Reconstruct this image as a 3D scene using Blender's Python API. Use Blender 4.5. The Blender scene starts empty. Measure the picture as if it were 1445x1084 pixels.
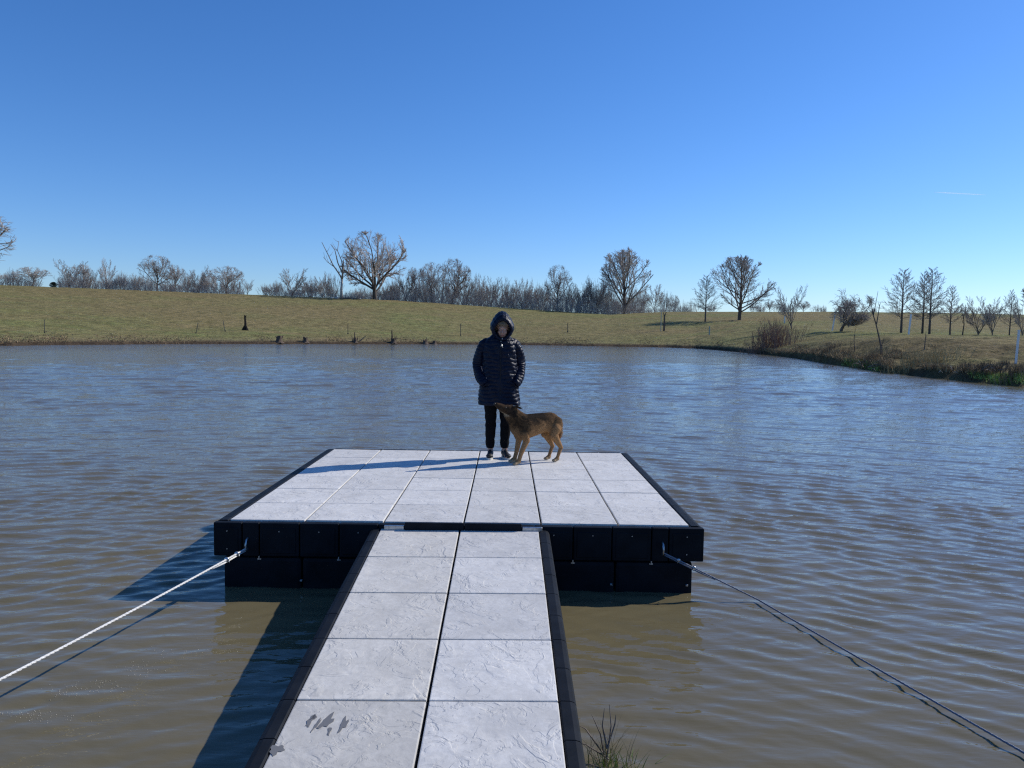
import bpy, bmesh, math, random
import numpy as np
from mathutils import Vector, Matrix, noise as mnoise

random.seed(7)
rng = np.random.default_rng(7)
R = math.radians
SC = bpy.context.scene
COL = SC.collection

# ------------------------------------------------------------------ camera, sky, sun
EYE = Vector((0, 0, 2.02))
FPX, CX, CY = 1085.0, 722.5, 542.0
PITCH, ROLL = 0.0663, 0.0152
_F = Vector((0, math.cos(PITCH), -math.sin(PITCH)))
_U0 = Vector((0, math.sin(PITCH), math.cos(PITCH)))
_R0 = Vector((1, 0, 0))
CR = _R0 * math.cos(ROLL) + _U0 * math.sin(ROLL)
CU = -_R0 * math.sin(ROLL) + _U0 * math.cos(ROLL)
cam_d = bpy.data.cameras.new('camera')
cam = bpy.data.objects.new('camera', cam_d)
COL.objects.link(cam)
m = Matrix.Identity(4)
for i in range(3):
    m[i][0], m[i][1], m[i][2], m[i][3] = CR[i], CU[i], -_F[i], EYE[i]
cam.matrix_world = m
cam_d.sensor_width = 36.0
cam_d.lens = FPX / 1445.0 * 36.0
cam_d.clip_start = 0.05
cam_d.clip_end = 30000
SC.camera = cam

SUN_AZ = R(64.0)      # clockwise from +Y
SUN_EL = R(34.5)
world = bpy.data.worlds.new('World')
SC.world = world
world.use_nodes = True
wn, wl = world.node_tree.nodes, world.node_tree.links
wn.clear()
wo = wn.new('ShaderNodeOutputWorld')
bg = wn.new('ShaderNodeBackground')
sky = wn.new('ShaderNodeTexSky')
sky.sky_type = 'NISHITA'
sky.sun_disc = False
sky.sun_elevation = SUN_EL
sky.sun_rotation = SUN_AZ
sky.altitude = 300
sky.air_density = 1.0
sky.dust_density = 0.25
sky.ozone_density = 3.0
hsv = wn.new('ShaderNodeHueSaturation')
hsv.inputs['Saturation'].default_value = 1.12
tint = wn.new('ShaderNodeMix'); tint.data_type = 'RGBA'; tint.blend_type = 'MULTIPLY'
tint.inputs[0].default_value = 1.0
tint.inputs[7].default_value = (0.70, 0.84, 1.12, 1)
wl.new(sky.outputs[0], tint.inputs[6])
wl.new(tint.outputs[2], hsv.inputs['Color'])
wl.new(hsv.outputs[0], bg.inputs[0])
bg.inputs[1].default_value = 0.112
wl.new(bg.outputs[0], wo.inputs[0])

sun_d = bpy.data.lights.new('sun', 'SUN')
sun_d.energy = 4.1
sun_d.angle = R(0.53)
sun_d.color = (1.0, 0.95, 0.88)
sun = bpy.data.objects.new('sun', sun_d)
COL.objects.link(sun)
SUN_DIR = Vector((math.sin(SUN_AZ) * math.cos(SUN_EL), math.cos(SUN_AZ) * math.cos(SUN_EL), math.sin(SUN_EL)))
sun.rotation_euler = (-SUN_DIR).to_track_quat('-Z', 'Y').to_euler()
sun.location = (20, 10, 20)
SC.view_settings.view_transform = 'Standard'
SC.view_settings.look = 'None'
SC.view_settings.exposure = 0.2
SC.view_settings.gamma = 1.0
SC.view_settings.use_curve_mapping = False
SC.cycles.use_denoising = False
SC.cycles.pixel_filter_type = 'BLACKMAN_HARRIS'
SC.cycles.filter_width = 1.25
SC.cycles.sample_clamp_indirect = 4.0

# ------------------------------------------------------------------ helpers
def ray(px, py):
    return (_F + CR * ((px - CX) / FPX) + CU * ((CY - py) / FPX))
def at(px, py, d):
    v = ray(px, py)
    return EYE + v * (d / v.y)
def onz(px, py, z):
    v = ray(px, py)
    return EYE + v * ((z - EYE.z) / v.z)

def tag(o, label=None, cat=None, group=None, kind=None):
    if label: o['label'] = label
    if cat: o['category'] = cat
    if group: o['group'] = group
    if kind: o['kind'] = kind
    return o
def empty(name, loc, rz=0.0, **k):
    o = bpy.data.objects.new(name, None)
    COL.objects.link(o)
    o.location = loc
    o.rotation_euler = (0, 0, rz)
    o.empty_display_size = 0.1
    return tag(o, **k)
def link(name, me, parent=None, mat=None, smooth=False):
    if mat is not None:
        me.materials.clear(); me.materials.append(mat)
    if smooth:
        me.shade_smooth()
    o = bpy.data.objects.new(name, me)
    COL.objects.link(o)
    if parent is not None:
        o.parent = parent
    return o
def np_mesh(name, V, Fq):
    V = np.asarray(V, np.float32); Fq = np.asarray(Fq, np.int32)
    k = Fq.shape[1]
    me = bpy.data.meshes.new(name)
    me.vertices.add(len(V)); me.vertices.foreach_set('co', V.ravel())
    me.loops.add(Fq.size); me.loops.foreach_set('vertex_index', Fq.ravel())
    me.polygons.add(len(Fq))
    me.polygons.foreach_set('loop_start', np.arange(0, Fq.size, k, dtype=np.int32))
    me.update(calc_edges=True)
    me.validate()
    return me
def grid_faces(nr, nc):
    i = np.arange(nr - 1)[:, None] * nc + np.arange(nc - 1)[None, :]
    return np.stack([i, i + 1, i + nc + 1, i + nc], -1).reshape(-1, 4)

class MB:
    def __init__(s): s.v = []; s.f = []
    def add(s, vs, fs):
        b = len(s.v)
        s.v += [tuple(v) for v in vs]
        s.f += [tuple(i + b for i in f) for f in fs]
        return s
    def box(s, x0, x1, y0, y1, z0, z1, M=None):
        vs = [Vector((x, y, z)) for z in (z0, z1) for y in (y0, y1) for x in (x0, x1)]
        if M is not None: vs = [M @ v for v in vs]
        return s.add(vs, [(0, 2, 3, 1), (4, 5, 7, 6), (0, 1, 5, 4), (2, 6, 7, 3), (0, 4, 6, 2), (1, 3, 7, 5)])
    def tube(s, pts, rad, n=6, caps=True):
        pts = [Vector(p) for p in pts]
        if not isinstance(rad, (list, tuple)): rad = [rad] * len(pts)
        vs = []; u = None
        for i, p in enumerate(pts):
            t = (pts[min(i + 1, len(pts) - 1)] - pts[max(i - 1, 0)])
            t = t.normalized() if t.length > 1e-9 else Vector((0, 0, 1))
            if u is None:
                u = t.cross(Vector((0, 0, 1)) if abs(t.z) < .9 else Vector((1, 0, 0))).normalized()
            else:
                u = (u - t * u.dot(t)).normalized()
            w = t.cross(u)
            for k in range(n):
                a = 2 * math.pi * k / n
                vs.append(p + (u * math.cos(a) + w * math.sin(a)) * rad[i])
        fs = []
        for i in range(len(pts) - 1):
            for k in range(n):
                a = i * n + k; b = i * n + (k + 1) % n
                fs.append((a, b, b + n, a + n))
        if caps:
            fs.append(tuple(range(n - 1, -1, -1)))
            e = (len(pts) - 1) * n
            fs.append(tuple(e + k for k in range(n)))
        return s.add(vs, fs)
    def ball(s, c, r, seg=10, rings=6, M=None):
        c = Vector(c); r = Vector(r) if not isinstance(r, (int, float)) else Vector((r, r, r))
        vs = [Vector((0, 0, 1))]
        for i in range(1, rings):
            th = math.pi * i / rings
            for k in range(seg):
                a = 2 * math.pi * k / seg
                vs.append(Vector((math.sin(th) * math.cos(a), math.sin(th) * math.sin(a), math.cos(th))))
        vs.append(Vector((0, 0, -1)))
        vs = [Vector((v.x * r.x, v.y * r.y, v.z * r.z)) for v in vs]
        if M is not None: vs = [M @ v for v in vs]
        vs = [v + c for v in vs]
        fs = [(0, 1 + k, 1 + (k + 1) % seg) for k in range(seg)]
        for i in range(rings - 2):
            for k in range(seg):
                a = 1 + i * seg + k; b = 1 + i * seg + (k + 1) % seg
                fs.append((a, a + seg, b + seg, b))
        e = len(vs) - 1; q = 1 + (rings - 2) * seg
        fs += [(q + (k + 1) % seg, q + k, e) for k in range(seg)]
        return s.add(vs, fs)
    def capsule(s, p0, p1, r0, r1, n=12):
        p0, p1 = Vector(p0), Vector(p1)
        s.tube([p0, p1], [r0, r1], n)
        s.ball(p0, r0, n, 8); s.ball(p1, r1, n, 8)
        return s
    def mesh(s, name):
        me = bpy.data.meshes.new(name)
        me.from_pydata(s.v, [], s.f); me.update()
        return me
    def build(s, name, mat, parent=None, smooth=False, bevel=0.0, seg=1):
        me = s.mesh(name)
        if bevel > 0:
            bm = bmesh.new(); bm.from_mesh(me)
            bmesh.ops.bevel(bm, geom=bm.edges[:], offset=bevel, segments=seg, affect='EDGES', profile=.6)
            bm.to_mesh(me); bm.free()
        return link(name, me, parent, mat, smooth)

def remeshed(mb, name, voxel, smooth_it=4):
    """one continuous skin over overlapping volumes"""
    me = mb.mesh(name + '_raw')
    o = bpy.data.objects.new(name + '_raw', me)
    COL.objects.link(o)
    r = o.modifiers.new('r', 'REMESH'); r.mode = 'VOXEL'; r.voxel_size = voxel; r.use_smooth_shade = True
    if smooth_it:
        sm = o.modifiers.new('s', 'SMOOTH'); sm.factor = .5; sm.iterations = smooth_it
    dg = bpy.context.evaluated_depsgraph_get()
    res = bpy.data.meshes.new_from_object(o.evaluated_get(dg))
    res.name = name
    bpy.data.objects.remove(o); bpy.data.meshes.remove(me)
    return res

# ------------------------------------------------------------------ materials
class NT:
    def __init__(s, name):
        s.m = bpy.data.materials.new(name); s.m.use_nodes = True
        s.n, s.l = s.m.node_tree.nodes, s.m.node_tree.links
        s.b = s.n['Principled BSDF']
    def node(s, t, **k):
        n = s.n.new(t)
        for a, v in k.items(): setattr(n, a, v)
        return n
    def set(s, sock, v):
        if isinstance(v, bpy.types.NodeSocket): s.l.new(v, sock)
        else: sock.default_value = v
    def noise(s, vec, scale, detail=3, rough=.55, dist=0.0):
        n = s.node('ShaderNodeTexNoise')
        s.set(n.inputs['Vector'], vec)
        n.inputs['Scale'].default_value = scale; n.inputs['Detail'].default_value = detail
        n.inputs['Roughness'].default_value = rough; n.inputs['Distortion'].default_value = dist
        return n.outputs['Fac']
    def ramp(s, fac, stops, interp='LINEAR'):
        n = s.node('ShaderNodeValToRGB'); n.color_ramp.interpolation = interp
        e = n.color_ramp.elements
        while len(e) > len(stops): e.remove(e[-1])
        while len(e) < len(stops): e.new(.5)
        for i, (p, c) in enumerate(stops):
            e[i].position = p
            e[i].color = (*c, 1) if isinstance(c, tuple) else (c, c, c, 1)
        s.set(n.inputs[0], fac)
        return n.outputs[0]
    def math(s, op, a, b=0.0, clamp=False):
        n = s.node('ShaderNodeMath', operation=op); n.use_clamp = clamp
        s.set(n.inputs[0], a); s.set(n.inputs[1], b)
        return n.outputs[0]
    def mix(s, fac, a, b, mode='MIX'):
        n = s.node('ShaderNodeMix', data_type='RGBA', blend_type=mode)
        s.set(n.inputs[0], fac)
        s.set(n.inputs[6], (*a, 1) if isinstance(a, tuple) else a)
        s.set(n.inputs[7], (*b, 1) if isinstance(b, tuple) else b)
        return n.outputs[2]
    def mapping(s, vec, scale=(1, 1, 1), rot=(0, 0, 0), loc=(0, 0, 0)):
        n = s.node('ShaderNodeMapping')
        s.set(n.inputs[0], vec); s.set(n.inputs['Scale'], scale); s.set(n.inputs['Rotation'], rot); s.set(n.inputs['Location'], loc)
        return n.outputs[0]
    def bump(s, h, strength=.5, dist=.01, normal=None):
        n = s.node('ShaderNodeBump')
        s.set(n.inputs['Height'], h); n.inputs['Strength'].default_value = strength; n.inputs['Distance'].default_value = dist
        if normal is not None: s.set(n.inputs['Normal'], normal)
        return n.outputs[0]
    def pos(s): return s.node('ShaderNodeNewGeometry').outputs['Position']
    def obj(s): return s.node('ShaderNodeTexCoord').outputs['Object']
    def rnd(s): return s.node('ShaderNodeObjectInfo').outputs['Random']
    def out(s, color=None, rough=None, normal=None, spec=None):
        if color is not None: s.set(s.b.inputs['Base Color'], (*color, 1) if isinstance(color, tuple) else color)
        if rough is not None: s.set(s.b.inputs['Roughness'], rough)
        if normal is not None: s.set(s.b.inputs['Normal'], normal)
        if spec is not None: s.b.inputs['Specular IOR Level'].default_value = spec
        return s.m

def plain(name, c, rough=.6, var=.15, scale=8.0, bump=0.0, metal=0.0, spec=.5):
    t = NT(name)
    f = t.noise(t.obj(), scale, 4)
    c2 = tuple(x * (1 - var) for x in c); c3 = tuple(min(1, x * (1 + var)) for x in c)
    col = t.ramp(f, [(.3, c2), (.7, c3)])
    t.b.inputs['Metallic'].default_value = metal
    return t.out(col, rough, t.bump(f, .4, bump) if bump else None, spec)

def tile_material(name, tint):
    t = NT(name)
    rnd = t.rnd()
    off = t.node('ShaderNodeCombineXYZ')
    t.set(off.inputs[0], t.math('MULTIPLY', rnd, 37.0)); t.set(off.inputs[1], t.math('MULTIPLY', rnd, 91.0))
    va = t.node('ShaderNodeVectorMath', operation='ADD')
    t.set(va.inputs[0], t.obj()); t.set(va.inputs[1], off.outputs[0])
    v = va.outputs[0]
    base = t.noise(v, 3.2, 6, .62, .6)
    fine = t.noise(v, 38, 5, .7)
    blot = t.noise(v, 9, 4, .6, .8)
    # broken slate ledges: low steps along a few wandering lines, each line fading in and out
    h = t.math('ADD', t.math('MULTIPLY', base, .55), t.math('MULTIPLY', fine, .10))
    h = t.math('ADD', h, t.math('MULTIPLY', blot, .42))
    edge = None
    for sc, lv, amp, ms in ((2.4, .50, .42, 3.1), (4.2, .53, .30, 5.3), (6.5, .46, .22, 4.1)):
        n_ = t.noise(v, sc, 5, .55, 1.7)
        w_ = t.math('MULTIPLY', t.math('SUBTRACT', n_, lv), 34.0)
        st_ = t.math('ADD', w_, .5, True)
        mk = t.ramp(t.noise(v, ms, 2, .5, .4), [(.46, 0.0), (.60, 1.0)])
        h = t.math('ADD', h, t.math('MULTIPLY', t.math('MULTIPLY', st_, amp), mk))
        e_ = t.math('MULTIPLY', t.math('SUBTRACT', 1.0, t.math('MULTIPLY', t.math('ABSOLUTE', w_), 1.6), True), mk)
        edge = e_ if edge is None else t.math('MAXIMUM', edge, e_)
    c = t.ramp(base, [(.28, tuple(x * .80 for x in tint)), (.5, tint), (.75, tuple(min(1, x * 1.12) for x in tint))])
    c = t.mix(t.math('MULTIPLY', t.math('SUBTRACT', blot, .35, True), .9, True), c, tuple(x * .62 for x in tint))
    c = t.mix(t.math('MULTIPLY', edge, .30), c, tuple(x * .5 for x in tint))
    c = t.mix(t.ramp(fine, [(.42, .0), (.7, .55)]), c, tuple(x * .72 for x in tint))
    c = t.mix(t.ramp(t.noise(v, 17, 5, .7, .5), [(.5, 0.0), (.68, .45)]), c, tuple(x * .74 for x in tint))
    hs = t.node('ShaderNodeHueSaturation')
    t.set(hs.inputs['Value'], t.math('ADD', .90, t.math('MULTIPLY', rnd, .17)))
    t.set(hs.inputs['Color'], c)
    # dirt collected along the tile rim
    return t.out(hs.outputs[0], t.ramp(blot, [(.3, .55), (.7, .75)]), t.bump(h, .75, .0075), .3)

M = {}
M['tile'] = tile_material('pale_slate_tile', (.66, .645, .605))
M['tile_warm'] = tile_material('warm_slate_tile', (.63, .605, .545))
def black_plastic():
    t = NT('black_plastic')
    p = t.pos()
    f = t.noise(p, 6, 5, .6); g = t.noise(p, 60, 4, .7)
    c = t.ramp(f, [(.3, (.006, .0075, .010)), (.75, (.014, .017, .022))])
    d = t.ramp(t.noise(p, 2.2, 6, .7), [(.62, 0.0), (.8, .22)])
    c = t.mix(d, c, (.03, .03, .03))
    return t.out(c, t.ramp(g, [(.3, .5), (.7, .7)]), t.bump(g, .2, .0015), .10)
M['black'] = black_plastic()
M['steel'] = plain('galvanised_steel', (.45, .47, .48), .35, .2, 40, metal=.9)
M['wet'] = NT('damp_mark').out((.17, .165, .155), .45)
def rope_mat(name, c):
    t = NT(name)
    v = t.obj()
    w = t.noise(v, 220, 2)
    col = t.ramp(w, [(.35, tuple(x * .55 for x in c)), (.6, c)])
    return t.out(col, .8, t.bump(w, .8, .003))
M['rope_white'] = rope_mat('white_rope', (.78, .77, .73))
M['rope_grey'] = rope_mat('grey_rope', (.22, .25, .31))
def bark(name, a, b, sc=3.0):
    t = NT(name)
    f = t.noise(t.mapping(t.obj(), (6, 6, 1.5)), sc, 4, .6)
    hs = t.node('ShaderNodeHueSaturation')
    t.set(hs.inputs['Color'], t.ramp(f, [(.35, a), (.65, b)]))
    t.set(hs.inputs['Value'], t.math('ADD', .85, t.math('MULTIPLY', t.rnd(), .3)))
    return t.out(hs.outputs[0], .85, None, .2)
M['bark'] = bark('grey_brown_bark', (.12, .10, .083), (.23, .195, .165))
M['bark_dark'] = bark('dark_bark', (.075, .062, .052), (.15, .125, .105))
M['bark_pale'] = bark('bleached_dead_wood', (.36, .32, .27), (.58, .53, .46))
M['bark_mid'] = bark('weathered_dead_wood', (.13, .105, .085), (.22, .185, .155))
M['bark_grey'] = bark('grey_dead_limbs', (.20, .17, .145), (.34, .30, .26))
M['twig_grey'] = bark('grey_twigs', (.29, .26, .235), (.47, .43, .39))
M['twig_warm'] = bark('warm_budding_twigs', (.40, .345, .30), (.56, .49, .43))
M['twig_dark'] = bark('dark_twigs', (.23, .195, .165), (.38, .33, .29))
M['twig_red'] = bark('reddish_stems', (.20, .12, .085), (.34, .22, .16))
M['charred'] = bark('charred_wood', (.015, .012, .01), (.05, .04, .032))
M['stump'] = bark('rotting_stump_wood', (.06, .042, .03), (.16, .12, .09))
M['white_pvc'] = plain('white_plastic_post', (.72, .72, .70), .5, .08, 3)
M['rust_post'] = plain('dull_steel_post', (.07, .07, .055), .7, .3, 4)
M['green_post'] = plain('pale_green_post', (.32, .38, .32), .6, .1, 3)
M['straw'] = plain('dead_straw', (.40, .31, .15), .9, .35, .8)
M['weed'] = plain('dead_brown_weeds', (.24, .17, .095), .9, .5, .9)
M['blade'] = plain('green_grass_blades', (.28, .36, .08), .7, .4, .7)
M['cedar'] = plain('dark_cedar_foliage', (.018, .03, .014), .9, .4, 2)
M['stone'] = plain('pale_field_stone', (.42, .40, .36), .85, .2, 3)

def ground_mat():
    t = NT('pasture')
    p = t.pos()
    big = t.noise(p, .018, 5, .6, .5)
    mid = t.noise(t.mapping(p, (.5, 1.5, 1)), .11, 5, .65, .4)
    fine = t.noise(p, 1.6, 6, .75)
    tuft = t.noise(p, .55, 5, .7)
    g = t.ramp(mid, [(.30, (.30, .235, .11)), (.44, (.225, .225, .085)), (.56, (.165, .205, .062)), (.74, (.30, .255, .12))])
    g = t.mix(t.ramp(big, [(.36, 0.0), (.58, .95)]), g, (.25, .195, .09))
    g = t.mix(t.ramp(tuft, [(.35, .8), (.6, 0.0)]), g, (.10, .088, .032))
    g = t.mix(t.ramp(fine, [(.30, .6), (.5, 0.0)]), g, (.075, .062, .026))
    g = t.mix(t.ramp(fine, [(.55, 0.0), (.75, .6)]), g, (.31, .255, .105))
    sx = t.node('ShaderNodeSeparateXYZ'); t.set(sx.inputs[0], p)
    x, y, z = sx.outputs
    # strip along the shore: tawny dry grass
    zz = t.math('ADD', z, t.math('MULTIPLY', t.math('SUBTRACT', tuft, .5), .9))
    dry = t.ramp(zz, [(.25, 1.0), (.95, 0.0)])
    g = t.mix(t.math('MULTIPLY', dry, .6), g, t.ramp(fine, [(.3, (.15, .12, .065)), (.7, (.29, .24, .13))]))
    mud = t.ramp(t.math('ADD', z, t.math('MULTIPLY', t.math('SUBTRACT', fine, .5), .3)), [(.26, 1.0), (.55, 0.0)])
    g = t.mix(mud, g, t.ramp(fine, [(.35, (.035, .024, .015)), (.7, (.10, .072, .045))]))
    # weedy bank on the right-hand shore
    rb = t.math('MULTIPLY', t.ramp(t.math('DIVIDE', x, 40.0), [(.30, 0.0), (.5, 1.0)]), t.ramp(t.math('DIVIDE', y, 130.0), [(.5, 1.0), (.85, 0.0)]))
    lo = t.ramp(t.math('DIVIDE', zz, 3.0), [(.55, 1.0), (.85, 0.0)])
    wm = t.math('MULTIPLY', t.math('MULTIPLY', rb, lo), t.ramp(t.noise(p, .22, 5, .7), [(.38, .25), (.55, .95)]))
    g = t.mix(wm, g, t.ramp(fine, [(.3, (.065, .048, .022)), (.55, (.15, .115, .05)), (.8, (.29, .22, .11))]))
    h = t.math('ADD', fine, t.math('MULTIPLY', tuft, 2.0))
    return t.out(g, .95, t.bump(h, .9, .25), .1)
M['ground'] = ground_mat()

def water_mat():
    t = NT('muddy_pond_water')
    p = t.pos()
    # ripples: short crests stretched sideways, at three sizes
    a = t.noise(t.mapping(p, (.6, 1.7, 1), (0, 0, .12)), 4.6, 3, .55, .3)
    b = t.noise(t.mapping(p, (.6, 1.8, 1), (0, 0, -.2)), 9.0, 3, .55, .3)
    c = t.noise(t.mapping(p, (.7, 1.5, 1), (0, 0, .3)), 24, 2, .5)
    h = t.math('ADD', t.math('MULTIPLY', a, .018), t.math('MULTIPLY', b, .009))
    h = t.math('ADD', h, t.math('MULTIPLY', c, .0012))
    # gusts: patches that are calmer or rougher, and the lee close to the dock and the near shore
    sx = t.node('ShaderNodeSeparateXYZ'); t.set(sx.inputs[0], p)
    gust = t.ramp(t.noise(t.mapping(p, (1, 1.6, 1)), .12, 3), [(.3, .85), (.7, 1.1)])
    lee = t.ramp(t.math('DIVIDE', sx.outputs[1], 12.0), [(.2, .22), (.42, .45), (.8, 1.0)])
    far = t.ramp(t.math('DIVIDE', sx.outputs[1], 100.0), [(.10, .5), (.5, 1.0)])
    amp = t.math('MULTIPLY', t.math('MULTIPLY', gust, lee), t.math('MULTIPLY', far, 1.45))
    h = t.math('MULTIPLY', h, amp)
    n = t.node('ShaderNodeBump'); t.set(n.inputs['Height'], h)
    n.inputs['Strength'].default_value = 1.0; n.inputs['Distance'].default_value = 1.0
    col = t.ramp(t.noise(p, .5, 4), [(.3, (.125, .106, .058)), (.7, (.148, .126, .070))])
    t.b.inputs['IOR'].default_value = 1.333
    return t.out(col, t.ramp(t.math('DIVIDE', sx.outputs[1], 100.0), [(.08, .02), (.6, .07)]), n.outputs[0], .5)
M['water'] = water_mat()

# ------------------------------------------------------------------ terrain
def zat(px, py, d): return at(px, py, d).z
def tan_of(px):
    v = ray(px, 470 + .0152 * (px - 722)); return v.x / v.y
# per bearing: waterline, bank lip, foot of slope, mid slope, crest  (distance, height)
def C(px, w, lip, m1, m2, cr):
    def g(p): return p if isinstance(p[1], float) else (p[0], zat(px, p[1], p[0]))
    return (tan_of(px), [(w - 8, -1.2), (w, -.02), (w + .9, lip), g(m1), g(m2), g(cr)])
cols = [
    (-3.2, [(50, -1.2), (58, -.02), (58.9, .35), (68, 1.0), (110, 5.0), (180, 13.0)]),
    C(-300, 70, .32, (80, 1.0), (122, 5.2), (190, 12.8)),
    C(0, 75.6, .30, (92, 468), (130, 5.2), (190, 402)),
    C(360, 104, .35, (122, 467), (160, 5.7), (210, 416)),
    C(560, 120, .42, (138, 470), (172, 5.6), (220, 424)),
    C(720, 132, .45, (150, 472), (185, 5.2), (230, 435)),
    C(860, 131, .45, (148, 472), (180, 456), (225, 444)),
    C(940, 128, .50, (145, 471), (180, 452), (255, 440)),
    C(980, 122, .50, (140, 473), (175, 454), (255, 440)),
    C(1080, 88, .50, (104, 481), (150, 456), (250, 440)),
    C(1175, 59, .50, (70, 485), (110, 466), (240, 440)),
    C(1257, 44.6, .42, (57, 478), (100, 469), (238, 441)),
    C(1345, 38.7, .40, (51, 479), (95, 471), (235, 442)),
    C(1445, 33.7, .40, (48, 479), (90, 474), (230, 444)),
    C(1900, 30, .40, (44, 2.2), (90, 3.0), (230, 10.0)),
    (3.2, [(20, -1.2), (28, -.02), (28.9, .4), (42, 2.2), (90, 3.0), (230, 10.0)]),
]
CT = np.array([c[0] for c in cols])
CD = np.array([[p[0] for p in c[1]] for c in cols]); CZ = np.array([[p[1] for p in c[1]] for c in cols])
def fbm(x, y, s, seed=0, octs=4):
    """cheap vectorised value noise in [-1, 1]"""
    tot = 0; a = 1; nrm = 0
    for o in range(octs):
        X = x * s + seed * 17.3 + o * 5.1; Y = y * s - seed * 9.7 + o * 3.3
        xi = np.floor(X); yi = np.floor(Y); fx = X - xi; fy = Y - yi
        fx = fx * fx * (3 - 2 * fx); fy = fy * fy * (3 - 2 * fy)
        def hsh(i, j):
            v = np.sin(i * 127.1 + j * 311.7 + seed * 74.7) * 43758.5453
            return v - np.floor(v)
        n = (hsh(xi, yi) * (1 - fx) + hsh(xi + 1, yi) * fx) * (1 - fy) + (hsh(xi, yi + 1) * (1 - fx) + hsh(xi + 1, yi + 1) * fx) * fy
        tot = tot + a * (n * 2 - 1); nrm += a; a *= .5; s = s * 2.03
    return tot / nrm
def terrain(t, d):
    """height of the land at bearing t = x / y and depth d (arrays)"""
    t = np.asarray(t, float); d = np.asarray(d, float)
    tt, dd = np.broadcast_arrays(t, d)
    shp = tt.shape; tt = tt.ravel(); dd = dd.ravel()
    wob = fbm(tt * 60, tt * 0 + 3.3, .35, 5, 4) * 1.6 * np.clip(dd / 90, .25, 1)   # ragged shoreline
    D = np.stack([np.interp(tt, CT, CD[:, k]) for k in range(CD.shape[1])], -1)
    Z = np.stack([np.interp(tt, CT, CZ[:, k]) for k in range(CD.shape[1])], -1)
    D[:, :3] += wob[:, None]
    z = np.full(len(tt), -1.2)
    for k in range(D.shape[1] - 1):
        u = np.clip((dd - D[:, k]) / np.maximum(D[:, k + 1] - D[:, k], .01), 0, 1)
        if k >= 3: u = u * .75 + (u * u * (3 - 2 * u)) * .25
        seg = (dd >= D[:, k])
        z = np.where(seg, Z[:, k] + (Z[:, k + 1] - Z[:, k]) * u, z)
    # past the crest the land falls gently away
    past = np.clip(dd - D[:, 5], 0, None)
    z = z - np.minimum(past * .018, 5.0)
    x = tt * dd; y = dd
    land = np.clip((dd - D[:, 1]) / 3.0, 0, 1) * np.clip(1.25 - dd / 260, .15, 1)
    z = z + land * (fbm(x, y, .10, 1, 5) * .22 + fbm(x, y, .6, 2, 4) * .13)
    rough = np.clip((x - 12) / 10, 0, 1) * np.clip((80 - y) / 20, 0, 1) * np.clip(1 - (z - 1.4) / 1.0, 0, 1)
    z = z + land * rough * (fbm(x, y, .8, 8, 4) * .28)
    return z.reshape(shp)
def ground_z(p_or_x, y=None):
    x, y = (p_or_x.x, p_or_x.y) if y is None else (p_or_x, y)
    return float(terrain(np.array([x / y]), np.array([y]))[0])

tt = np.concatenate([np.linspace(-3.2, -.80, 60)[:-1], np.linspace(-.80, .80, 620), np.linspace(.80, 3.2, 60)[1:]])
dd = np.concatenate([np.linspace(16, 28, 10)[:-1], np.geomspace(28, 270, 330), np.geomspace(270, 6000, 26)[1:]])
T, Dg = np.meshgrid(tt, dd)
Zt = terrain(T, Dg)
me = np_mesh('ground', np.stack([T * Dg, Dg, Zt], -1).reshape(-1, 3), grid_faces(len(dd), len(tt)))
g = link('ground', me, None, M['ground'], True)
tag(g, kind='structure')

# the near shore the dock is reached from
def near_z(x, y):
    s = 2.35 + .25 * fbm(x, y * 0, .5, 3, 3) - .004 * x * x * (x < 0)
    return np.clip((s - y) * .15, -1.0, .9) + fbm(x, y, .9, 4, 4) * .05
xs = np.linspace(-70, 70, 260); xs = np.sign(xs) * (np.abs(xs) / 70) ** 1.8 * 70
ys = np.concatenate([np.linspace(-60, -3, 20)[:-1], np.linspace(-3, 6, 70)])
X, Y = np.meshgrid(xs, ys)
me = np_mesh('near_shore', np.stack([X, Y, near_z(X, Y)], -1).reshape(-1, 3), grid_faces(len(ys), len(xs)))
tag(link('near_shore', me, None, M['ground'], True), kind='structure')

# ------------------------------------------------------------------ water
def waves(x, y):
    r = np.random.default_rng(3)
    s = y + .55 * np.sqrt(x * x + 6.0) * np.exp(-np.abs(y) / 22)       # crests bend round towards the near shore
    z = np.zeros_like(x)
    dist = np.hypot(x, y)
    sp = np.maximum(dist * .0048, .010)
    wx = x + .4 * fbm(x, y, .5, 11, 2); wy = s + .10 * fbm(x, y, .9, 12, 3)
    for i in range(40):
        small = i < 26
        lam = (.08 * (.33 / .08) ** (i / 25.0) if small else .42 * (1.25 / .42) ** ((i - 26) / 13.0)) * r.uniform(.9, 1.1)
        th = r.normal(0, .26) + .05
        k = 2 * math.pi / lam
        a = .0125 * lam * r.uniform(.7, 1.3) * (1.15 if small else .7)
        ph = r.uniform(0, 6.28)
        f = np.clip((lam / sp - 2.2) / 3, 0, 1)
        if not small: f = f * np.clip((dist - 7) / 22, .10, 1)     # longer waves only out on the open pond
        q = np.sin(k * (wy * math.cos(th) + wx * math.sin(th)) + ph)
        z += a * f * (np.exp(1.1 * (q - 1)) * 1.9 - .9)            # sharpened crests
    grp = .95 + .25 * fbm(x, y, .6, 13, 3)
    lee = .28 + .72 * np.clip((y - 3.2) / 5.5, 0, 1)
    # sheltered water right in front of the platform
    hid = np.clip(1 - np.abs(x + .4) / 3.0, 0, 1) * np.clip((6.3 - y) / 1.0, 0, 1)
    return z * grp * lee * (1 - .55 * hid)
tw = np.concatenate([np.linspace(-4, -.85, 50)[:-1], np.linspace(-.85, .85, 500), np.linspace(.85, 4, 50)[1:]])
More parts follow.
